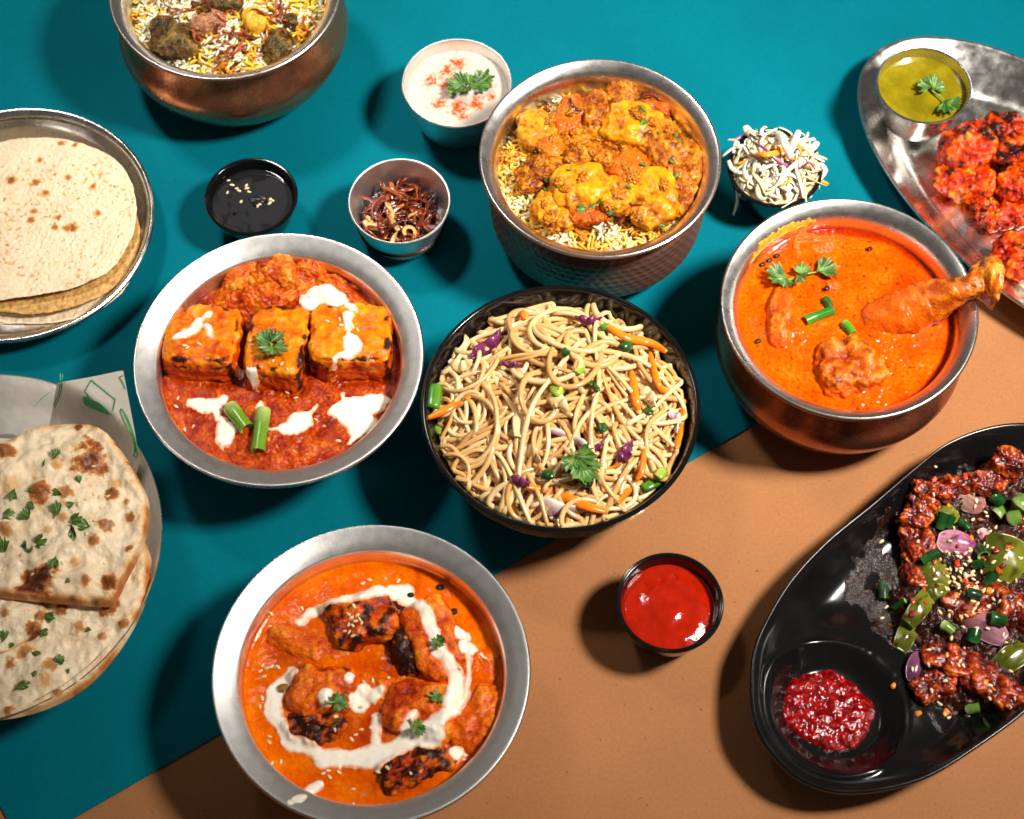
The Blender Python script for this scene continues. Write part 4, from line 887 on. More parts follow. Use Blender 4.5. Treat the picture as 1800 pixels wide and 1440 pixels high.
for pts, lab, r in [([(752, 740), (790, 720), (830, 700)], 'carrot strip poking out at the left rim of the noodle bowl', .0026), ([(843, 650), (838, 690), (818, 705)], 'short reddish carrot strip near the left of the noodles', .0022),
    ([(1060, 572), (1100, 600), (1140, 618), (1170, 628)], 'carrot strip at the upper right of the noodles', .0028), ([(1108, 665), (1116, 700), (1122, 728)], 'upright carrot strip right of the coiled noodles', .0028),
    ([(1140, 635), (1155, 675), (1170, 710)], 'yellow-orange carrot strip at the right of the noodles', .0022), ([(925, 858), (970, 872), (1020, 890), (1066, 906)], 'longest carrot strip across the bottom of the noodles', .0034),
    ([(1042, 832), (1070, 838), (1092, 822)], 'curved thin carrot strip at lower right of the noodles', .0018), ([(1132, 792), (1128, 830), (1118, 850)], 'carrot sliver hanging at lower right of the noodles', .0020),
    ([(1086, 888), (1110, 865), (1122, 845)], 'orange carrot strip near the lower right rim', .0022), ([(1200, 720), (1196, 760), (1188, 792)], 'carrot strip at the far right rim of the noodles', .0022), ([(918, 550), (924, 565)], 'small yellow carrot scrap near the top of the noodles', .0026)]:
    strip('carrot_strip', pts, r, .45, N_, VEG, CAR, lab, 'carrot strip')
for pts, lab, r, fl, cc in [([(826, 632), (850, 620), (872, 605), (880, 588)], 'dark purple cabbage leaf at the upper left of the noodles', .0042, .3, PUR), ([(1010, 563), (1035, 568), (1058, 566)], 'purple cabbage shred near the top of the noodles', .0024, .3, PUR),
    ([(930, 768), (975, 772), (1015, 780), (1030, 795), (1006, 800)], 'folded purple-edged cabbage shred below the centre', .0026, .35, PINK), ([(1020, 800), (1050, 790), (1070, 765)], 'thin purple cabbage shred right of the coriander leaf', .0016, .35, PUR),
    ([(1175, 730), (1185, 748), (1188, 770)], 'white and purple cabbage piece at the right rim', .0048, .25, PINK), ([(900, 838), (915, 852), (930, 856)], 'purple cabbage tip at the lower left of the longest carrot', .0030, .3, PUR),
    ([(928, 872), (940, 895), (975, 900), (1030, 902)], 'largest white and purple cabbage leaf at the bottom of the noodles', .0062, .22, PINK), ([(1085, 815), (1100, 800), (1112, 778)], 'purple-grey cabbage leaf at lower right', .0040, .3, PUR), ([(870, 655), (900, 645), (920, 648)], 'small violet cabbage shred left of the coils', .0016, .4, PUR)]:
    strip('purple_cabbage', pts, r, fl, N_, VEG, cc, lab, 'cabbage', twist=1.4, wav=.0012, taper=.7)
for pts, lab, r in [([(910, 770), (920, 735), (950, 725)], 'broad translucent cabbage ribbon left of centre in the noodles', .0055), ([(900, 800), (930, 805), (950, 815)], 'pale cabbage ribbon at lower left of centre', .0045), ([(1120, 690), (1140, 700), (1150, 720)], 'pale cabbage ribbon right of the upright carrot', .0040), ([(790, 640), (810, 650), (830, 640)], 'pale translucent onion piece at the left of the noodles', .0036), ([(960, 700), (985, 715), (980, 735)], 'pale cabbage leaf under the coils', .0050)]:
    strip('white_cabbage', pts, r, .22, N_, VEG, (S(222, 186, 124), S(240, 214, 166)), lab, 'cabbage', twist=1.2, taper=.6, wav=.001)
GRN = (S(40, 92, 22), S(96, 150, 40)); DGR = (S(20, 56, 16), S(50, 100, 36)); LGR = (S(130, 170, 40), S(190, 206, 90))
for (x, y, x2, y2, r, cc, lab) in [(988, 630, 998, 618, .0030, DGR, 'dark green spring onion piece above the coil centre'), (1014, 658, 1028, 656, .0030, LGR, 'light green spring onion piece in the coil centre'), (970, 692, 990, 696, .0034, LGR, 'yellow-green spring onion bit below the coils'), (1092, 608, 1112, 622, .0036, DGR, 'dark green spring onion piece at upper right of the noodles'), (1060, 575, 1066, 585, .0030, GRN, 'green pepper bit at the start of the upper right carrot'), (764, 680, 760, 720, .0050, GRN, 'long green pepper piece at the left rim of the noodles'), (766, 758, 788, 762, .0040, LGR, 'light green bit below the left carrot strip'), (1138, 730, 1154, 722, .0030, DGR, 'dark green bit at the right of the noodles'), (955, 838, 972, 836, .0040, DGR, 'dark green square spring onion at lower centre'), (1022, 856, 1040, 850, .0040, DGR, 'green spring onion piece just below the coriander leaf'), (1056, 748, 1060, 762, .0030, DGR, 'small dark green piece right of centre'), (1130, 862, 1160, 848, .0034, GRN, 'green spring onion at the lower right rim'), (1155, 842, 1166, 832, .0034, LGR, 'light green spring onion ring at the lower right'), (1036, 684, 1050, 690, .0022, DGR, 'tiny black-green bit right of the coils')]:
    strip('spring_onion', [(x, y), ((x + x2) / 2, (y + y2) / 2), (x2, y2)], r, .45, N_, VEG, cc, lab, 'spring onion', taper=.15, n=10)
p, n = N_.hit(1010, 805); p = P(1010, 805, domeN(np.hypot(p[0] - cN[0], p[1] - cN[1]) / (.92 * RN)) + .0055); sprig(p, np.array([0, -.15, 1.0]), -1.0, .016, [(.2, .0, 1.1), (.0, 1.0, .85), (0, -1.0, .7)], 'broad coriander leaf at lower centre of the noodles', seed=44, light=.7)

# ---------------------------------------------------------------- small cups
R_ = Dish(); cR = (-.0375, .2275); RR = .0370; hR = .043
cup('steel_cup', cR, RR, hR, .62, 'brushed steel cup at the top holding white yogurt dip', LIPSTEEL)
V, F, r = disc(cR, .955 * RR, Z0 + hR - .0085, lambda X, Y, r: .0006 * fbm(np.stack([X, Y, 0 * X], 1) * 70, 3), 120, 300)
q = V * np.array([1, 1, 0]); c0 = P(805, 150, Z0 + hR - .008)
def gs(px, py, rr): p_ = P(px, py, Z0 + hR - .0085); return np.exp(-((V[:, 0] - p_[0]) ** 2 + (V[:, 1] - p_[1]) ** 2) / (rr * PX) ** 2)
m = np.maximum.reduce([gs(803, 112, 30), gs(785, 125, 26), gs(758, 142, 26), gs(772, 182, 24), gs(805, 190, 34), gs(838, 182, 26), gs(864, 170, 16), gs(790, 150, 30), gs(815, 204, 18)])
ch = sstep(.42, .80, m * .75 + fbm(q * 300, 5, .65) * .95); ch2 = sstep(.62, 1.0, m * .9 + fbm(q * 500 + 3, 3) * .5)
col = lerp(lerp(np.tile(S(196, 184, 172), (len(V), 1)), S(216, 122, 44), ch * .85), S(206, 62, 8), np.clip(ch * ch2 * 1.3, 0, 1))
mesh('yogurt_dip', V, F, CREAM, col, dish=R_, label='white yogurt dip sprinkled with red chilli powder', cat='dip')
p, n = R_.hit(822, 158); sprig(p, n, .35, .0135, [(.5, .3, 1.0), (.45, -.45, .85), (.1, 1.5, .8), (-.1, 2.5, 1.0), (-.2, -2.6, 1.05), (.1, -1.3, .7), (-.1, 3.1, .8)], 'coriander sprig on the white yogurt dip', seed=52, light=.6)

cO = (-.0744, .1340); RO = .0334; hO = .039
cup('steel_cup', cO, RO, hO, .60, 'steel cup left of the centre biryani, holding fried onions', LIPSTEEL)
O_ = Dish(); V, F, r = disc(cO, .9 * RO, Z0 + hO - .024, lambda X, Y, r: .004 * (1 - r ** 2) + .002 * fbm(np.stack([X, Y, 0 * X], 1) * 150, 2), 24, 60)
t = thing('fried_onions', (cO[0], cO[1], Z0 + hO - .024), 'crisp brown fried onion shreds in the steel cup', 'fried onions')
mesh('onion_bed', V, F, FRIED, np.tile(S(50, 18, 8), (len(V), 1)), parent=t)
g2 = np.random.default_rng(77)
for k in range(130):
    rr = .84 * RO * math.sqrt(g2.uniform(0, 1)); an = g2.uniform(0, 6.28); L = g2.uniform(.012, .034); x, y = cO[0] + rr * math.cos(an) * .8, cO[1] + rr * math.sin(an) * .8
    z = Z0 + hO - .022 + .009 * (1 - (rr / RO) ** 2) * g2.uniform(.2, 1.1) + g2.uniform(0, .003)
    V, F = curly((x, y), L, g2.uniform(.0011, .0030), .22, 900 + k, z, .6, 3.0)
    d = np.hypot(V[:, 0] - cO[0], V[:, 1] - cO[1]); f = np.minimum(1, .90 * RO / np.maximum(d, 1e-6)); V[:, 0] = cO[0] + (V[:, 0] - cO[0]) * f; V[:, 1] = cO[1] + (V[:, 1] - cO[1]) * f
    pale = k > 112 and y < cO[1] - .004
    base = S(208, 160, 96) if pale else FRC[k % 5]; mesh('onion_shred', V, F, FRIED, np.clip(base * (1 + .5 * fbm(V * 220, 2))[:, None], 0, 1), parent=t)

cS = (-.1737, .1437); RS = .0303; hS = .030; S_ = Dish()
cup('black_cup', cS, RS, hS, .62, 'small black cup at upper left holding dark sauce', BLACK, .0018, bead=.0008)
V, F, r = disc(cS, .935 * RS, Z0 + hS - .0075, lambda X, Y, r: .0002 * fbm(np.stack([X, Y, 0 * X], 1) * 90, 2), 40, 160)
mesh('dark_sauce', V, F, SOY, dish=S_, label='glossy black soy-like sauce in the small black cup', cat='sauce')
seeds(S_, [(402, 318), (408, 326), (416, 332), (420, 336), (433, 327), (434, 332), (438, 338), (400, 339), (424, 355), (453, 363), (456, 360), (465, 351), (474, 358), (479, 353), (475, 351)], 'pale sesame seed floating on the dark sauce', 'sesame seeds on the dark sauce', .95)
for k, (x, y, s) in enumerate([(445, 352, 7), (455, 350, 8), (463, 355, 7), (450, 359, 6), (413, 376, 4)]):
    piece('sauce_bit', x, y, Z0 + hS - .0075, (s, s * .8, s * .7), S_, SAUCE, 'black crumb breaking the surface of the dark sauce', 'crumb', lambda i, V: np.tile(S(12, 10, 10), (len(V), 1)), n=8, amp=.3, group='crumbs in the dark sauce')

cK = (.0937, -.1484); RK = .0313; hK = .035; K_ = Dish()
cup('black_cup', cK, RK, hK, .62, 'small black cup at lower centre holding red ketchup', BLACK, .0020, bead=.0008)
zk = Z0 + hK - .0085
def zfk(X, Y, r):
    x, y = (X - cK[0]) / RK, (Y - cK[1]) / RK; a = np.arctan2(y, x)
    return .0022 * (1 - r ** 2) + .0005 * np.sin(r * 11 + a * 1.0 + 1.0) * sstep(.05, .3, r) + .0005 * fbm(np.stack([X, Y, 0 * X], 1) * 60, 2)
V, F, r = disc(cK, .915 * RK, zk, zfk, 70, 200, .0004); mesh('ketchup', V, F, KETCH, dish=K_, label='shiny red ketchup swirled in the small black cup', cat='ketchup')

cW = (.1760, .1640); RW = .0312; hW = .034
cup('black_cup', cW, RW, hW, .60, 'small black cup beside the right curry, piled with cabbage slaw', BLACK, .0018, bead=.0008)
W_ = Dish(); zW = Z0 + hW - .002
V, F, r = disc(cW, .92 * RW, zW, lambda X, Y, r: .010 * (1 - r ** 2), 20, 50)
t = thing('cabbage_slaw', (cW[0], cW[1], zW), 'raw shredded cabbage and carrot slaw piled in a small black cup', 'slaw')
mesh('slaw_bed', V, F, SHRED, np.tile(S(196, 178, 140), (len(V), 1)), parent=t, dish=W_)
g3 = np.random.default_rng(21)
for k in range(130):
    rr = RW * .76 * math.sqrt(g3.uniform(0, 1)); an = g3.uniform(0, 6.28); x, y = cW[0] + rr * math.cos(an), cW[1] + rr * math.sin(an)
    z = zW + .002 + .016 * (1 - (rr / RW) ** 2) * g3.uniform(.5, 1.05)
    kind = 'carrot' if k % 9 == 4 else 'white'
    V, F = curly((x, y), g3.uniform(.016, .042), g3.uniform(.0008, .0024) if kind == 'white' else .0011, .35, 1200 + k, z, .70, 2.0, taper=.3)
    d2 = ((V[:, 0] - cW[0]) ** 2 + (V[:, 1] - cW[1]) ** 2) / RW ** 2; V[:, 2] = z + (V[:, 2] - z) * .45 - .009 * (np.minimum(d2, 1.5) - (rr / RW) ** 2)
    c_ = S(240, 150, 30) if kind == 'carrot' else [S(240, 228, 204), S(232, 216, 184), S(244, 236, 220), S(226, 214, 160)][k % 4]
    col = lerp(np.tile(c_, (len(V), 1)), c_ * .9, np.clip(.5 + fbm(V * 150, 2), 0, 1)); mesh('carrot_shred' if kind == 'carrot' else 'cabbage_shred', V, F, SHRED, col, parent=t, dish=W_ if k > 90 else None)
def shred(pts, r, fl, cols, name='cabbage_shred'):
    w_ = []
    for (x, y, dz) in pts:
        p, n = W_.hit(x, y); w_.append(P(x, y, (p[2] if p is not None else zW) + dz))
    C = spline(np.array(w_), 28); u = np.linspace(-1, 1, 28); V, F = tube(C, r * (1 - .3 * np.abs(u) ** 4), 8, fl, .8)
    tt = np.tile(np.linspace(0, 2 * np.pi, 8, endpoint=False), 28); mesh(name, V, F, SHRED, lerp(np.tile(cols[0], (len(V), 1)), cols[1], .5 + .5 * np.cos(tt)), parent=t)
Wc = (S(240, 228, 206), S(248, 240, 226)); Pp = (S(110, 26, 84), S(178, 110, 150)); Cr = (S(238, 140, 20), S(246, 168, 50))
for pts, r, fl, cc, nm in [([(1310, 222, .004), (1320, 235, .006), (1345, 240, .003)], .0030, .4, Wc, 'cabbage_shred'), ([(1367, 232, .008), (1378, 250, .009), (1390, 280, .003)], .0026, .5, Wc, 'cabbage_shred'), ([(1404, 230, .006), (1396, 250, .006), (1388, 272, .002)], .0026, .5, Wc, 'cabbage_shred'), ([(1437, 250, .004), (1425, 265, .005), (1410, 285, .002)], .0026, .5, Wc, 'cabbage_shred'), ([(1290, 270, .003), (1296, 252, .004), (1302, 270, .002)], .0020, .5, Wc, 'cabbage_shred'),
    ([(1302, 300, .003), (1296, 330, -.002), (1296, 355, -.014), (1289, 378, -.024)], .0013, .5, Wc, 'cabbage_shred'), ([(1312, 300, .004), (1306, 325, .001), (1300, 345, -.004)], .0020, .5, Wc, 'cabbage_shred'), ([(1440, 285, .003), (1450, 300, .002), (1440, 318, .001)], .0018, .5, Wc, 'cabbage_shred'), ([(1396, 330, .003), (1412, 342, .001), (1426, 346, -.004)], .0018, .6, Wc, 'cabbage_shred'),
    ([(1318, 246, .006), (1345, 262, .007), (1368, 284, .007), (1385, 292, .004), (1390, 280, .005)], .0012, .5, Pp, 'purple_cabbage_shred'), ([(1402, 275, .006), (1404, 296, .005), (1422, 286, .005), (1433, 298, .003)], .0011, .5, Pp, 'purple_cabbage_shred'), ([(1291, 246, .002), (1312, 237, .004), (1340, 240, .004)], .0011, .5, Pp, 'purple_cabbage_shred'), ([(1320, 270, .006), (1345, 272, .007), (1372, 268, .006)], .0022, .5, Cr, 'carrot_shred'), ([(1408, 312, .004), (1435, 316, .001), (1456, 324, -.002)], .0014, .6, Cr, 'carrot_shred'), ([(1418, 292, .004), (1435, 300, .002), (1455, 300, -.001)], .0012, .6, Cr, 'carrot_shred'), ([(1362, 258, .007), (1380, 268, .007), (1394, 280, .005)], .0020, .5, Cr, 'carrot_shred')]:
    shred(pts, r, fl, cc, nm)

# ================================================================ platters
def platter(name, out, c, top, under, mat, label, cat='platter', extra=None, seg=320, n=110, part=('dish_surface', 'underside')):
    b = spline(out, seg, True); t = thing(name, (c[0], c[1], Z0), label, cat)
    def surf(pr, m, ex):
        q = spline(np.array(pr), m); s = q[:, 0][:, None, None]; XY = c + s * (b - c)[None]
        Z = np.repeat(q[:, 1], seg) + Z0; X = XY.reshape(-1, 2); ss = np.repeat(q[:, 0], seg)
        if ex is not None: Z = Z + ex(X[:, 0], X[:, 1], ss)
        return np.concatenate([X, Z[:, None]], 1), quads(m, seg)
    d = Dish(.02); V, F = surf(top, n, extra); mesh(part[0], V, F, mat, parent=t, dish=d)
    V, F = surf(under, 40, None); mesh(part[1], V, F, mat, parent=t)
    return t, d
# ---- steel oval platter with tandoori pieces
cm = np.array([.3667, .1474]); e1 = np.array([.673, -.74]); e2 = np.array([.74, .673]); an = np.linspace(0, 2 * np.pi, 60, endpoint=False)
out = cm + .1648 * np.cos(an)[:, None] * e1 + .0851 * np.sin(an)[:, None] * e2
_, M_ = platter('oval_platter', out, cm, [(0, .003), (.4, .0032), (.66, .0036), (.74, .0050), (.82, .0115), (.90, .0180), (.96, .0222), (.985, .0238), (1.0, .0240)], [(1.0, .0240), (1.006, .0232), (1.0, .0222), (.95, .0195), (.88, .0140), (.78, .0060), (.66, .0012), (.3, .0004), (0, .0004)], MIRROR, 'polished steel oval platter at upper right holding red tandoori pieces', extra=lambda X, Y, s: .0007 * noise(np.stack([X * 38, Y * 38, 0 * X], 1)) * sstep(.3, .7, s))
def tand(ch, sd): return lambda i, V: tikka_col(i, V, TAND, ch + .05, seed=sd, cfr=1.7, up=.06)
zt = Z0 + .004
for x, y, z, sz, rz, kw, ch, lab in [(1705, 262, .022, (62, 48, 36), .5, dict(amp=.2, fine=.12, ff=5), .20, 'largest charred tandoori chicken piece, nearest the green chutney cup'), (1700, 320, .014, (60, 36, 26), -.2, dict(amp=.2, fine=.1), .16, 'lower lobe of tandoori chicken touching the largest piece'), (1765, 245, .026, (40, 56, 34), .2, dict(amp=.22, fine=.13), .34, 'heavily blackened tandoori piece at the right picture edge'), (1790, 330, .018, (44, 40, 30), .4, dict(amp=.18, fine=.09), .10, 'orange tandoori piece below the blackened one'),
    (1736, 372, .010, (24, 40, 20), .35, dict(amp=.2, fine=.1), .26, 'thin tandoori strip hanging down between two pieces'), (1788, 378, .013, (50, 24, 22), .15, dict(amp=.2, fine=.1), .10, 'small dark red tandoori piece in the middle of the platter'), (1790, 452, .014, (48, 42, 30), -.5, dict(amp=.18, fine=.09), .12, 'tandoori piece with white flesh showing at the lower right'),
    (1840, 290, .020, (50, 60, 34), 0, dict(amp=.2, fine=.1), .2, 'tandoori piece mostly cut off by the right edge')]:
    def cf(i, V, ch=ch, x=x, lab=lab):
        c = tand(ch, x * .1)(i, V)
        if 'white' in lab: c = lerp(c, S(244, 222, 190), sstep(.15, .5, fbm(i['q'] * 1.3 + 2.2, 2) + .9 * i['L'][:, 0] - .35))
        return c
    o = piece('tandoori_piece', x, y, zt + z * .75, sz, M_, MEAT, lab, 'chicken piece', cf, rz, n=40, seed=x * .011 + 2, rid=.8, p=2.6, **kw)
cG = np.array([.2785, .2215]); RG = .0318; hG = .036; zG = Z0 + .0125
cup('steel_cup', cG, RG, hG, .62, 'small steel cup of green chutney standing on the oval platter', STEEL, z=zG)
G_ = Dish(); V, F, r = disc(cG, .955 * RG, zG + hG - .0075, lambda X, Y, r: .0003 * fbm(np.stack([X, Y, 0 * X], 1) * 60, 3), 60, 200)
tq = np.clip(.5 + fbm(V * np.array([60, 60, 0]), 4) * .8, 0, 1); mesh('green_chutney', V, F, LIMEGREEN, grad(tq, pal((0, (96, 84, 6)), (.5, (122, 108, 10)), (1, (150, 134, 24)))), dish=G_, label='olive green mint chutney in the steel cup', cat='chutney')
p, n = G_.hit(1640, 165); sprig(p, n, -.9, .0135, [(.75, -.2, 1.15), (-.1, 1.2, .7), (-.1, 2.2, .8), (-.2, -2.6, .75)], 'coriander leaf lying on the green chutney', seed=61, light=.8)

# ---- black oval platter
po = [(1800, 744), (1734, 752), (1665, 779), (1606, 824), (1537, 883), (1453, 952), (1389, 1021), (1344, 1095), (1324, 1149), (1320, 1223), (1329, 1278), (1354, 1322), (1399, 1366), (1453, 1389), (1512, 1393), (1586, 1381), (1650, 1356), (1734, 1302), (1800, 1253), (1885, 1180), (1955, 1090), (1995, 990), (1995, 890), (1950, 800), (1880, 755)]
out = np.array([P(x, y, .032)[:2] for x, y in po]); cb = np.array([.2633, -.1429])
wl = P(1463, 1252, .016)[:2]
def ext(X, Y, s):
    d = np.hypot(X - wl[0], Y - wl[1]); r0 = .0435; ins = 1 - sstep(.93, .985, s)
    plate = .0075 * (1 - sstep(r0 + .002, r0 + .030, d)) * sstep(.0, .4, 1.0 - s + .2)
    ring = .0022 * np.exp(-((d - r0) / .0022) ** 2)
    well = -.0085 * (1 - sstep(r0 - .016, r0 - .001, d))
    return (plate + ring + well) * ins * sstep(.99, .88, s)
_, H_ = platter('black_platter', out, cb, [(0, .0075), (.5, .0076), (.68, .0082), (.78, .0115), (.86, .0180), (.93, .0255), (.965, .0290), (.985, .0305), (.996, .0306), (1.004, .0298)], [(1.004, .0298), (1.004, .0280), (.985, .0255), (.90, .0160), (.78, .0040), (.66, .0008), (.3, .0004), (0, .0004)], MATBLACK, 'black oval platter at lower right with a round dip well', extra=ext, n=150)
zH = Z0 + .0085
def blk(V, s):
    t_ = np.clip(.5 + fbm(V * 180, 4) * .7 + fbm(V * 600, 2) * .4, 0, 1); return grad(t_, pal((0, (14, 7, 4)), (.45, (40, 16, 8)), (.75, (74, 30, 12)), (1, (120, 52, 20))))
patch('sauce_splash', H_, [[(1497, 1050, 12), (1510, 1010, 16), (1528, 985, 18), (1540, 950, 12), (1556, 925, 14), (1575, 905, 8)], [(1500, 1052, 14), (1540, 1060, 22), (1560, 1100, 26), (1600, 1130, 30)], [(1560, 1000, 26), (1580, 1040, 30)], [(1640, 1262, 10), (1650, 1280, 6)]], SAUCE, lambda V, s: grad(np.clip(.5 + fbm(V * 200, 3), 0, 1), pal((0, (8, 6, 5)), (1, (44, 24, 14)))), .0008, .0006, .0050, 110, rough=.0004, smooth_it=2, label='thin dark sauce smeared on the black platter beside the heap', cat='sauce')
patch('sauced_heap', H_, [[(1640, 905, 50), (1700, 880, 50), (1780, 860, 50), (1880, 880, 60)], [(1640, 970, 56), (1700, 985, 80), (1780, 1000, 90), (1880, 1000, 90)], [(1610, 1070, 50), (1680, 1095, 75), (1780, 1110, 75), (1850, 1090, 70)], [(1650, 1195, 46), (1690, 1210, 50), (1740, 1190, 50)]], SAUCE, blk, .0150, .0008, .0040, 110, edge=.010, rough=.0050, label='dark sticky sauced vegetable heap on the black platter', cat='stir fry')
def glz(ch, sd): return lambda i, V: tikka_col(i, V, GLZ, ch, S(24, 8, 5), seed=sd)
for x, y, dz, sz, rz, lab in [(1612, 950, .003, (26, 36, 18), .1, 'glazed orange chicken chunk at the left edge of the heap'), (1610, 1000, .002, (22, 40, 18), -.1, 'long glazed chicken strip running down the left edge of the heap'), (1622, 885, .003, (28, 22, 16), .5, 'small bright glazed chicken chunk at the upper left of the heap'), (1640, 862, .002, (34, 15, 13), -.2, 'narrow glazed chicken piece above the small bright chunk'), (1610, 910, .002, (24, 22, 16), .8, 'square glazed chicken chunk at the left shoulder of the heap'),
    (1700, 855, .002, (44, 22, 18), .2, 'dark glazed chicken piece under the upper onion petal'), (1755, 835, .004, (30, 24, 20), .3, 'glazed red chicken chunk at the top of the heap'), (1772, 812, .004, (28, 20, 18), -.3, 'topmost glazed chicken chunk on the black platter'), (1735, 850, .002, (26, 20, 16), .1, 'small red glazed chunk near the top'), (1690, 1170, .004, (66, 26, 20), -.42, 'long glazed chicken strip at the bottom of the heap'), (1745, 1210, .003, (60, 26, 18), -.5, 'knobbly glazed chicken strip at the lower right of the heap'), (1640, 1205, .001, (34, 24, 16), .2, 'dark glazed lump near the dip well'), (1790, 920, .004, (20, 36, 18), .1, 'red glazed chunk at the right picture edge'), (1720, 1060, .001, (60, 30, 16), .2, 'dark glazed chicken piece in the middle of the heap'), (1780, 1075, .002, (44, 28, 18), -.3, 'dark red glazed chicken piece right of the middle')]:
    p, n = H_.hit(x, y); piece('glazed_chicken', x, y, p[2] + dz * .5, sz, H_, GLAZE, lab, 'chicken piece', glz(.10 if 'dark' not in lab else .3, x), rz, amp=.30, fr=1.1, p=3.6, fine=.05, ff=7, rid=.2, n=32, seed=x * .019)
def petal(x, y, L, W, rz, lab, cols, rx=.3, ry=0., lift=.002, name='onion_petal', cat='onion', th=.0012, cv=.55, tap=.85):
    p, n = H_.hit(x, y); u = np.linspace(-1, 1, 22); v = np.linspace(-1, 1, 18); U, Vv = np.meshgrid(u, v, indexing='ij')
    wdt = W * np.sqrt(np.clip(1 - U ** 2 * tap, .05, 1)); X = U * L; Y = Vv * wdt; Z = -cv * (Y ** 2) / W - .3 * X ** 2 / L + .08 * W * noise(np.stack([U.ravel() * 1.5, Vv.ravel() * 1.5, 0 * U.ravel() + x], 1)).reshape(U.shape)
    top_ = np.stack([X.ravel(), Y.ravel(), Z.ravel()], 1); V = np.concatenate([top_, top_ - [0, 0, th]]) @ rotm(rz, rx, ry).T + p + [0, 0, lift + .3 * W]
    F = quads(22, 18, False); st = .5 + .5 * np.sin(Vv.ravel() * 17 + 2 * noise(top_ * 200)); g = np.clip(.5 + .5 * U.ravel() + (.25 * st if name == 'onion_petal' else .5 * noise(top_ * 90)), 0, 1)
    c = lerp(np.tile(cols[0], (len(g), 1)), cols[1], g); c = lerp(c, S(48, 20, 8), sstep(.05, .35, fbm(np.stack([U.ravel() * 1.6, Vv.ravel() * 1.2, 0 * g + x], 1), 4, .6)) * .85)
    ids = np.arange(22 * 18).reshape(22, 18); loop = np.concatenate([ids[0], ids[1:, -1], ids[-1, -2::-1], ids[-2:0:-1, 0]]); k2 = np.roll(loop, -1); n_ = len(top_)
    FF = F.tolist() + (F[:, ::-1] + n_).tolist() + [[a1, b1, b1 + n_, a1 + n_] for a1, b1 in zip(loop, k2)]
    mesh(name, V, FF, VEG if name == 'onion_petal' else PEPPER, np.concatenate([c, c * .8 if name == 'onion_petal' else c * .6 + np.array(S(120, 130, 50)) * .4]), dish=H_, label=lab, cat=cat)
for a_ in [(1648, 1012, (34, 30, 18), .3, 'rounded olive green pepper piece left of the seed cluster'), (1768, 985, (40, 44, 22), -.3, 'largest olive green pepper piece at right of the seed cluster'), (1620, 1066, (40, 15, 16), .9, 'curved green pepper crescent at the left of the heap'), (1596, 1112, (36, 14, 15), 1.1, 'second green pepper crescent below the first'), (1790, 1150, (46, 22, 16), .6, 'green pepper piece at the lower right edge of the heap'), (1650, 1045, (20, 16, 12), 0, 'small green pepper tip under the rounded piece'), (1660, 905, (26, 24, 14), .4, 'sauce-darkened green pepper piece at the upper left')]:
    petal(a_[0], a_[1], a_[2][0] * PX, max(a_[2][1], 17) * PX, a_[3], a_[4], (S(64, 70, 8), S(112, 116, 30)), .15, .1, .0015, 'green_pepper', 'green pepper', .0030, .38, .45)
PK = (S(196, 160, 164), S(130, 60, 96))
petal(1700, 880, .011, .0080, -.7, 'pale translucent onion petal at the top of the heap', (S(206, 176, 156), S(150, 96, 90)))
petal(1680, 960, .0115, .0085, -.3, 'bright pink onion petal at the upper centre of the heap', (S(222, 160, 176), S(150, 70, 110)))
petal(1715, 1090, .021, .0095, -.75, 'large striped mauve onion petal below the seed cluster', (S(150, 84, 66), S(150, 104, 120)))
petal(1612, 1175, .010, .0060, 1.2, 'dark purple onion piece beside the dip well', (S(70, 20, 54), S(120, 70, 100)))
petal(1728, 945, .0055, .0040, -1.2, 'small bright pink and white onion bit', (S(236, 214, 200), S(216, 70, 110)))
def ring(x0, y0, x1, y1, r, lab, cols, zup=.002): chilli('spring_onion', (x0, y0), (x1, y1), r * .84, H_, lab, 'spring onion', cols, zup, 14)
DG = (S(16, 62, 22), S(50, 96, 44)); LG = (S(96, 130, 50), S(176, 190, 126))
for a_ in [(1650, 930, 1658, 905, .0040, 'dark green spring onion ring at upper left of the heap', DG), (1664, 928, 1672, 910, .0034, 'dark green spring onion tube next to the upper left ring', DG), (1688, 922, 1700, 932, .0034, 'short dark green spring onion above the pink petal', DG), (1620, 988, 1648, 974, .0040, 'dark green spring onion tube left of the pink petal', DG), (1720, 968, 1728, 980, .0046, 'dark green spring onion ring right of the pink petal', DG), (1712, 996, 1730, 992, .0034, 'small dark green spring onion above the seeds', DG), (1734, 1030, 1746, 1012, .0042, 'dark green spring onion tube right of the seed cluster', DG), (1742, 872, 1756, 886, .0048, 'large dark green spring onion piece at the top', DG), (1750, 908, 1758, 902, .0052, 'light green spring onion tube at the upper right', LG), (1790, 892, 1794, 888, .0076, 'pale hollow spring onion ring at the right edge', LG), (1776, 916, 1788, 912, .0060, 'pale green spring onion piece under the hollow ring', LG), (1655, 1100, 1672, 1112, .0038, 'grey-green spring onion tube left of the mauve petal', LG), (1708, 1128, 1712, 1112, .0052, 'dark green spring onion standing on the mauve petal', DG), (1740, 1088, 1762, 1094, .0050, 'dark green spring onion right of the mauve petal', DG), (1550, 1030, 1552, 1055, .0040, 'dark green spring onion leaf at the left of the sauce', (S(40, 60, 40), S(60, 80, 56))), (1700, 1250, 1720, 1246, .0036, 'light green spring onion at the bottom of the heap', LG), (1570, 1070, 1590, 1058, .0022, 'thin green spring onion sliver at the left of the heap', DG), (1700, 1045, 1720, 1050, .0040, 'dark curled spring onion in the middle', (S(20, 50, 30), S(30, 70, 40)))]: ring(*a_)
g5 = np.random.default_rng(31); sp = []
for k in range(70): sp.append((1695 + g5.normal() * 24, 1025 + g5.normal() * 34))
for k in range(90): sp.append((1705 + g5.normal() * 60, 1000 + g5.normal() * 120))
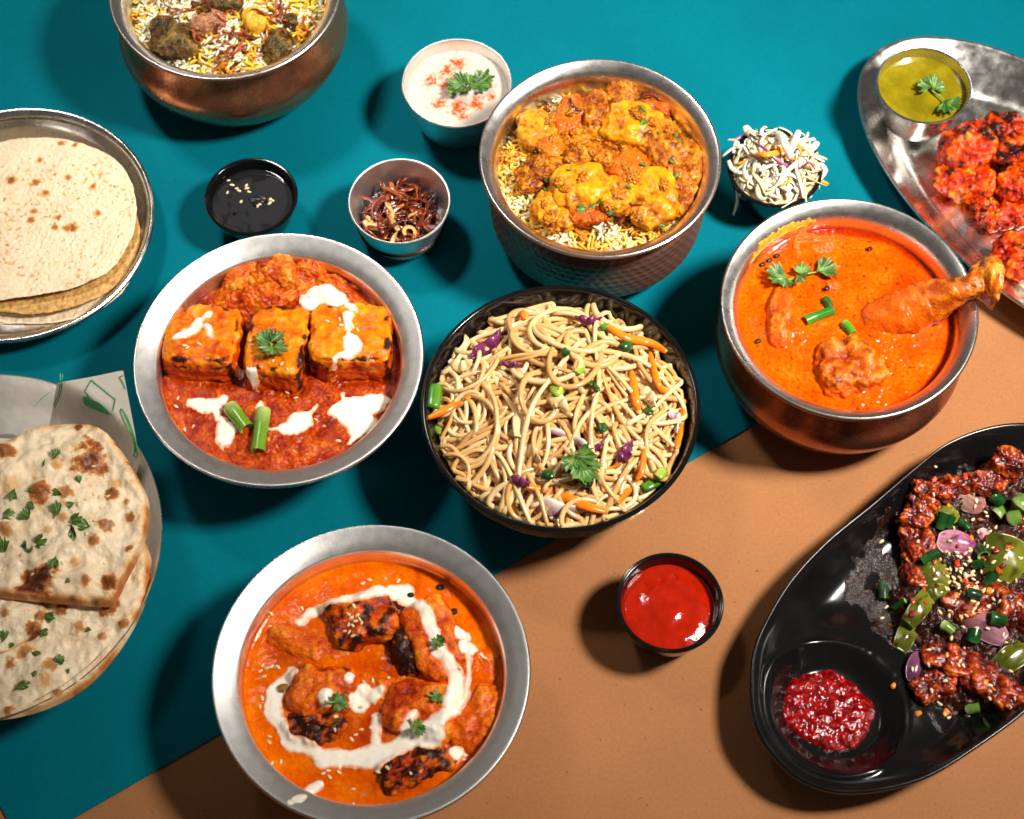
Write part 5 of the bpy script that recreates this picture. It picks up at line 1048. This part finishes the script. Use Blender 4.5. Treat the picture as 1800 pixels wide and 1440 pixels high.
sp = [(x, y) for x, y in sp if 1600 < x < 1796 and 810 < y < 1260] + [(1549, 952), (1551, 1087), (1558, 1068), (1784, 1228), (1740, 1205), (1650, 1235), (1668, 1262)]
seeds(H_, sp, 'pale sesame seed on the dark sauced heap of the black platter', 'sesame seeds on the black platter', 1.0)
g6 = np.random.default_rng(8)
t = thing('chilli_flakes', P(1680, 1050, zH), 'tiny red and orange chilli and garlic bits in the dark sauced heap', 'chilli flakes')
for k in range(60):
    x, y = 1680 + g6.normal() * 60, 1050 + g6.normal() * 100
    if not (1490 < x < 1795 and 830 < y < 1265): continue
    p, n = H_.hit(x, y); s_ = g6.uniform(3, 8) * PX; V, F, i = blob(p, [s_, s_ * .7, s_ * .5], g6.uniform(0, 3), n=5, amp=.3, seed=k)
    mesh('flake', V, F, GLAZE, np.tile([S(196, 50, 10), S(170, 80, 20), S(120, 30, 10), S(210, 120, 30)][k % 4], (len(V), 1)), parent=t)
RC_ = lambda V, s: grad(np.clip(.45 + fbm(V * 240, 4) * .8, 0, 1), pal((0, (70, 0, 0)), (.4, (124, 2, 2)), (.7, (158, 8, 4)), (1, (204, 50, 12))))
patch('red_chutney', H_, [[(1420, 1232, 40), (1450, 1222, 42), (1490, 1250, 44)], [(1425, 1262, 44), (1470, 1275, 46), (1490, 1258, 46)]], vcmat('red_chutney', .12, sss=.0, coat=.15, bs=420, bst=.5, bd=.0014, var=.25, vs=520), RC_, .0070, .0007, .0026, 110, edge=.0045, rough=.0034, rfr=130, label='coarse shiny red chilli chutney in the round well of the black platter', cat='chutney')

# ================================================================ papads on steel plate (upper left)
cP = (-.3316, .1291); RP = .0926
t = thing('steel_plate', (cP[0], cP[1], Z0), 'round polished steel plate cropped by the left edge, holding papads', 'plate')
V, F = lathe([(0, .0030), (.5*RP, .0031), (.76*RP, .0034), (.84*RP, .0052), (.90*RP, .0110), (.935*RP, .0170), (.945*RP, .0195), (.965*RP, .0222), (.985*RP, .0232), (1.0*RP, .0226)], (*cP, Z0), 180, 90); mesh('plate_surface', V, F, MIRROR, parent=t); PP = Dish(.02); PP.add(V, F)
V, F = lathe([(1.0*RP, .0226), (1.006*RP, .0214), (.995*RP, .0200), (.955*RP, .0150), (.90*RP, .0070), (.82*RP, .0012), (.4*RP, .0004), (0, .0004)], (*cP, Z0), 180, 50); mesh('plate_underside', V, F, MIRROR, parent=t)
def papad(name, px, z, label, spots, gold, tilt=0., curl=0., seed=0):
    out = np.array([P(x, y, z)[:2] for x, y in px])
    zf = lambda X, Y, s: z + tilt * (X - out[:, 0].mean()) + curl * sstep(.6, 1, s)
    zd = lambda X, Y, s: .0022 * fbm(np.stack([X, Y, 0 * X + seed], 1) * 45, 3) + .0010 * fbm(np.stack([X, Y, 0 * X + seed], 1) * 420, 2)
    V, F, ss, X = outline_slab(out, zf, .0011, 90, 300, None, zd, .04); ce = out.mean(0); s2 = np.concatenate([ss, ss])[:, None]
    V[:, :2] = ce + (V[:, :2] - ce) * (1 + .022 * s2 ** 4 * fbm(np.concatenate([(V[:, :2] - ce) / (np.linalg.norm(V[:, :2] - ce, axis=1)[:, None] + 1e-6) * 6, 0 * s2 + seed], 1), 3)[:, None])
    q = V * np.array([1, 1, 0]) + [0, 0, seed]; base = lerp(np.tile(S(244, 224, 190), (len(V), 1)), S(234, 202, 150), np.clip(.35 + fbm(q * 40, 3) * .9, 0, 1) * .5)
    sp = sstep(.25, .36, fbm(q * 300, 3) + .45 * fbm(q * 34 + 5, 2) - .02) * spots; base = lerp(base, S(222, 152, 52), np.clip(sp, 0, 1) * .8); base = lerp(base, S(150, 84, 18), sstep(.46, .60, fbm(q * 230, 2) + .25 * fbm(q * 34 + 5, 2)) * spots * .7)
    base = lerp(base, S(60, 44, 34), sstep(.46, .52, fbm(q * 300 + 40, 2)) * .75 * (spots > 0))
    if gold: base = lerp(base, grad(np.clip(.5 + fbm(q * 260, 3), 0, 1), pal((0, (150, 84, 14)), (.5, (204, 146, 48)), (1, (232, 190, 100)))), np.full(len(V), gold))
    n_ = len(V) // 2
    if spots:
        for (x, y, r_) in [(128, 402, 12), (118, 403, 9), (63, 322, 10), (98, 402, 8), (108, 255, 8), (133, 258, 7), (70, 282, 7), (164, 330, 8), (120, 315, 8), (102, 384, 8), (172, 378, 8), (80, 342, 9), (60, 372, 8), (55, 388, 9), (20, 318, 12)]:
            p_ = P(x, y, z); g = np.exp(-((V[:, 0] - p_[0]) ** 2 + (V[:, 1] - p_[1]) ** 2) / (r_ * PX) ** 2) + .45 * fbm(q * 300, 3); base = lerp(base, S(222, 150, 44), sstep(.30, .50, g) * .8); base = lerp(base, S(176, 92, 14) if r_ < 12 else S(130, 58, 6), sstep(.55, .85, g) * .9)
    return mesh(name, V, F, CRISP, base, dish=PP, label=label, cat='papad')
papad('papad', [(-120, 470), (-70, 545), (0, 566), (60, 570), (115, 565), (165, 550), (212, 520), (238, 472), (244, 415), (200, 370), (100, 340), (0, 330), (-90, 380)], .0062, 'lowest papad, a pale disc showing along the lower edge of the stack', 0, 0., .02, .0, 1.0)
papad('papad', [(-110, 450), (-60, 535), (0, 548), (60, 554), (112, 547), (162, 531), (214, 498), (242, 450), (246, 400), (215, 350), (100, 320), (0, 320), (-90, 370)], .0125, 'middle papad with golden blistered underside at its curled edge', 0, .85, .03, .001, 2.0)
papad('papad', [(-100, 390), (-60, 280), (0, 249), (50, 243), (100, 244), (150, 256), (196, 277), (224, 308), (239, 350), (239, 392), (226, 434), (196, 474), (150, 500), (100, 513), (40, 522), (-30, 522), (-80, 470)], .0200, 'top papad, large pale disc with brown toasted spots', 1.0, 0, .02, .0, 3.0)

# ================================================================ naan basket (lower left)
cQ = (-.3203, -.1185); RQ = .1127; hQ = .055
t = thing('steel_basket', (cQ[0], cQ[1], Z0), 'round steel serving basket cropped by the left edge, holding naan on paper', 'basket')
V, F = lathe([(0, 0), (.5*RQ, 0), (.72*RQ, .0004), (.80*RQ, .010), (.90*RQ, .030), (.98*RQ, .050), (1.0*RQ, .0546), (1.004*RQ, .0556), (1.0*RQ, .0562)], (*cQ, Z0), 180, 70); mesh('outer_wall', V, F, STEEL, parent=t)
V, F = lathe([(1.0*RQ, .0562), (.994*RQ, .0552), (.972*RQ, .050), (.892*RQ, .030), (.79*RQ, .011), (.70*RQ, .0020), (0, .0018)], (*cQ, Z0), 180, 70); mesh('inner_wall', V, F, LIPSTEEL, parent=t)
Q_ = Dish(.05)
# sheet of printed paper lining the basket, one corner standing up over the rim
tip = P(213, 642, .083); k1 = P(247, 812, .060); k0 = P(50, 724, .0600); km = P(95, 664, .070); k2_ = P(75, 745, .058)
ph = np.linspace(-math.pi, math.pi, 420, endpoint=False)
def pol(p): d = p[:2] - np.array(cQ); return math.atan2(d[1], d[0]), math.hypot(*d)
aT, rT = pol(tip); a1, r1 = pol(k1); a0, r0_ = pol(k0); aM, rM = pol(km)
def Rph(f):
    base = np.where((f > -1.1) & (f < -.6), .109, .086) + .003 * np.sin(f * 5)
    def line(aa, ra, ab, rb, f):   # straight edge between two polar points
        A_ = np.array([ra * math.cos(aa), ra * math.sin(aa)]); B_ = np.array([rb * math.cos(ab), rb * math.sin(ab)]); e = B_ - A_; n_ = np.array([e[1], -e[0]]); return (A_ @ n_) / (np.cos(f) * n_[0] + np.sin(f) * n_[1])
    out = base.copy()
    m = (f > a1) & (f <= aT); out[m] = line(a1, r1, aT, rT, f[m]); m = (f > aT) & (f <= aM); out[m] = line(aT, rT, aM, rM, f[m]); m = (f > aM) & (f < a0); out[m] = line(aM, rM, a0, r0_, f[m]); return np.clip(out, .08, .2)
RR_ = Rph(ph); s = np.linspace(0, 1, 70); X = cQ[0] + (s[:, None] * RR_) * np.cos(ph); Y = cQ[1] + (s[:, None] * RR_) * np.sin(ph); rr = s[:, None] * RR_ + 0 * X
wall = np.interp(rr, [0, .078, .089, .1005, .1095, .1127, .16], [.004, .005, .013, .032, .052, .0585, .086])
q = np.stack([X.ravel(), Y.ravel(), 0 * X.ravel()], 1); wr = (.0022 * fbm(q * 45, 3) + .0016 * ridged(q * 26 + 3, 2)).reshape(X.shape) * sstep(.05, .1, rr) * (1 - .7 * sstep(.108, .118, rr))
Zp = Z0 + wall + .0016 + np.maximum(wr, -.0008) + .002 * sstep(.10, .115, rr)
V = np.stack([X.ravel(), Y.ravel(), Zp.ravel()], 1); F = quads(70, 420)
wp = thing('wax_paper', (cQ[0], cQ[1], Z0 + .004), 'off-white greaseproof paper with green printed drawings, one corner standing over the basket rim', 'paper')
ps = mesh('paper_sheet', np.concatenate([V, V - [0, 0, .00018]]), np.concatenate([F, F[:, ::-1] + len(V)]), WAX, parent=wp); Pd = Dish(.07); Pd.add(V, F); Q_.add(V, F)
def ink(pts, w, closed=False, fill=False):
    c_ = spline(np.array(pts, float), 6 * len(pts), closed) if len(pts) > 3 and not fill else np.array(pts, float)
    if closed and not fill: c_ = np.concatenate([c_, c_[:1]])
    H = []
    for x, y in c_:
        p, n = Pd.hit(x, y); H.append(p + n * .00035)
    H = np.array(H)
    if fill:
        ce = H.mean(0); V = np.concatenate([H, [ce]]); F = [[i, (i + 1) % len(H), len(H)] for i in range(len(H))]; mesh('print', V, F, INK, parent=ps, smooth=False); return
    T = np.gradient(H, axis=0); T /= np.linalg.norm(T, axis=1)[:, None] + 1e-9; sd = np.cross(T, [0, 0, 1.0]); sd /= np.linalg.norm(sd, axis=1)[:, None] + 1e-9
    V = np.concatenate([H + sd * w / 2, H - sd * w / 2]); n_ = len(H); mesh('print', V, [[i, i + 1, n_ + i + 1, n_ + i] for i in range(n_ - 1)], INK, parent=ps, smooth=False)
lw = .0007
for a_, b_ in [((161, 668), (203, 702)), ((203, 702), (197, 731)), ((161, 668), (149, 688))]: ink([a_, ((a_[0] + b_[0]) / 2, (a_[1] + b_[1]) / 2), b_], lw)
ink([(149, 687), (158, 696), (166, 704), (174, 707), (182, 714), (190, 722), (195, 730), (178, 724), (162, 718), (150, 712), (146, 702)], lw, fill=True)
ink([(110, 658), (109, 680), (104, 700), (96, 716)], lw); ink([(106, 657), (106, 676), (102, 696), (94, 712)], lw)
ink([(212, 722), (217, 722), (226, 742), (236, 768), (242, 792), (241, 803), (236, 800), (238, 785), (230, 760), (220, 742)], lw, True); ink([(221, 728), (230, 748), (238, 775), (240, 796)], lw)
ink([(210, 663), (216, 672), (221, 684)], lw); ink([(210, 663), (217, 660)], lw)
ink([(60, 716), (74, 700), (88, 690)], lw * .8)
def naan(px, z, label, spots, thick=.006, tilt=(0, 0), seed=0, droop=.006, puff=.0035):
    out = np.array([P(x, y, z + .004)[:2] for x, y in px]); ce = out.mean(0)
    spw = [(P(x, y, z + .005)[:2], r * PX, k) for (x, y, r, k) in spots]
    def zf(X, Y, s): return z + tilt[0] * (X - ce[0]) + tilt[1] * (Y - ce[1]) - droop * s ** 3
    def zd(X, Y, s):
        q = np.stack([X, Y, 0 * X + seed], 1); b = puff * 1.6 * fbm(q * 22 + 3, 2) + puff * 1.3 * fbm(q * 46, 3) + .0016 * ridged(q * 55 + 3, 2) + .0012 * fbm(q * 160, 3) + .0016 * sstep(.8, .93, s) * (1 - sstep(.96, 1, s))
        for (c, r, k) in spw: b = b + .0016 * k * np.exp(-((X - c[0]) ** 2 + (Y - c[1]) ** 2) / (r * 1.1) ** 2)
        return b * (1 - sstep(.97, 1, s))
    V, F, ss, X = outline_slab(out, zf, thick, 110, 360, None, zd, .16)
    q = V * np.array([1, 1, 0]) + [0, 0, seed]; n_ = len(V) // 2; s2 = np.concatenate([ss, ss])
    col = lerp(np.tile(S(246, 226, 194), (len(V), 1)), S(230, 198, 150), np.clip(.4 + fbm(q * 50, 4), 0, 1) * .6)
    br = .62 * sstep(.26, .50, fbm(q * 75 + 7, 4, .6) + .06) ; ed = sstep(.87, .985, s2) * np.clip(.70 + fbm(q * 60 + 2, 3) * 1.6, 0, 1)
    br = np.maximum(br, ed * .9); dk = ed * sstep(.2, .5, fbm(q * 110, 2)) * .7
    for (c, r, k) in spw:
        d = np.hypot(V[:, 0] - c[0], V[:, 1] - c[1]) / r + fbm(q * 95, 5, .65) * 1.7; br = np.maximum(br, sstep(1.2, .75, d) * min(1, k)); dk = np.maximum(dk, sstep(.9, .25, d + fbm(q * 240, 2) * .5) * (k - .45) * .9)
    col = lerp(col, S(226, 164, 84), np.clip(br * 1.6, 0, 1) * .8); col = lerp(col, S(176, 92, 22), sstep(.45, 1.0, br) * .9); col = lerp(col, S(74, 28, 6), np.clip(dk * 1.25, 0, 1))
    return mesh('naan', V, F, DOUGH, col, dish=Q_, label=label, cat='naan')
naan([(262, 970), (263, 1000), (258, 1040), (240, 1088), (205, 1145), (152, 1203), (80, 1243), (0, 1262), (-80, 1262), (-150, 1200), (-150, 1100), (-80, 1020), (60, 980), (160, 975), (240, 945)], .0520, 'lower naan following the curve of the basket rim', [(190, 1075, 12, .9), (205, 1060, 10, .8), (140, 1105, 12, .7), (92, 1175, 10, .7), (45, 1150, 14, .7), (180, 1120, 8, .8), (80, 1195, 12, .6), (220, 1100, 9, .8), (20, 1170, 12, .8), (195, 1010, 20, .55), (100, 1218, 9, .8), (12, 1248, 10, .9), (110, 1075, 10, .9)], tilt=(.0, .0), seed=1.0, droop=.003)
naan([(76, 1058), (74, 1085), (62, 1112), (30, 1132), (0, 1146), (-60, 1150), (-110, 1110), (-100, 1060), (-40, 1035), (40, 1038)], .0600, 'small folded naan flap showing at the lower left', [(60, 1105, 12, .9), (10, 1080, 10, .7), (70, 1080, 9, .8)], thick=.005, seed=2.0)
naan([(0, 772), (60, 747), (125, 738), (165, 744), (198, 768), (222, 802), (243, 838), (259, 878), (257, 925), (242, 970), (222, 1010), (205, 1045), (188, 1060), (110, 1056), (40, 1050), (0, 1046), (-80, 1030), (-130, 940), (-110, 840), (-60, 795)], .0670, 'top naan, large and puffy with a big brown blister', [(158, 806, 30, 1.15), (72, 872, 22, .95), (118, 870, 14, .75), (197, 866, 12, .9), (184, 925, 13, .85), (163, 952, 11, .8), (62, 1022, 30, 1.3), (76, 1012, 16, 1.4), (150, 1020, 10, .8), (8, 795, 16, .9), (8, 930, 12, .75), (136, 748, 8, 1.1), (100, 815, 10, .6), (228, 905, 9, .8), (222, 880, 7, .8), (195, 1020, 14, 1.0), (130, 985, 9, .6), (230, 812, 8, .9), (20, 855, 16, .4), (82, 932, 9, .55), (110, 910, 10, .55), (225, 965, 8, 1.0)], tilt=(-.02, .0), seed=3.0, droop=.004, puff=.005, thick=.0048)
herbs(Q_, [(98, 800, 1.3), (78, 815, .8), (22, 870, 1.2), (100, 868, 1.4), (100, 895, 1.6), (124, 887, .9), (55, 888, .9), (15, 905, 1.3), (45, 905, 1.3), (138, 843, .9), (132, 915, 1.6), (130, 935, 1.7), (148, 925, 1.3), (5, 960, 1.9), (45, 960, 1.2), (70, 955, 1.7), (55, 968, 1.0), (95, 990, 1.4), (54, 862, .7), (120, 1022, .6), (84, 1085, 1.6), (78, 1112, .9), (63, 1150, 1), (105, 1160, 1.1), (108, 1165, .8), (156, 1108, .7), (40, 1205, 1.5), (8, 1118, 1.4), (22, 1135, .7), (60, 1185, .6), (120, 1180, .6)], 'chopped coriander fragment scattered on the naan', 'chopped coriander on the naan', 1.1)
sp = [(150 + g5.normal() * 25, 880 + g5.normal() * 45) for k in range(14)] + [(60 + g5.normal() * 35, 985 + g5.normal() * 25) for k in range(10)]
seeds(Q_, [p for p in sp if p[0] > 2], 'pale sesame seed baked onto the top naan', 'sesame seeds on the naan', .9)

for o in bpy.data.objects:
    if '_o' in o: del o['_o']
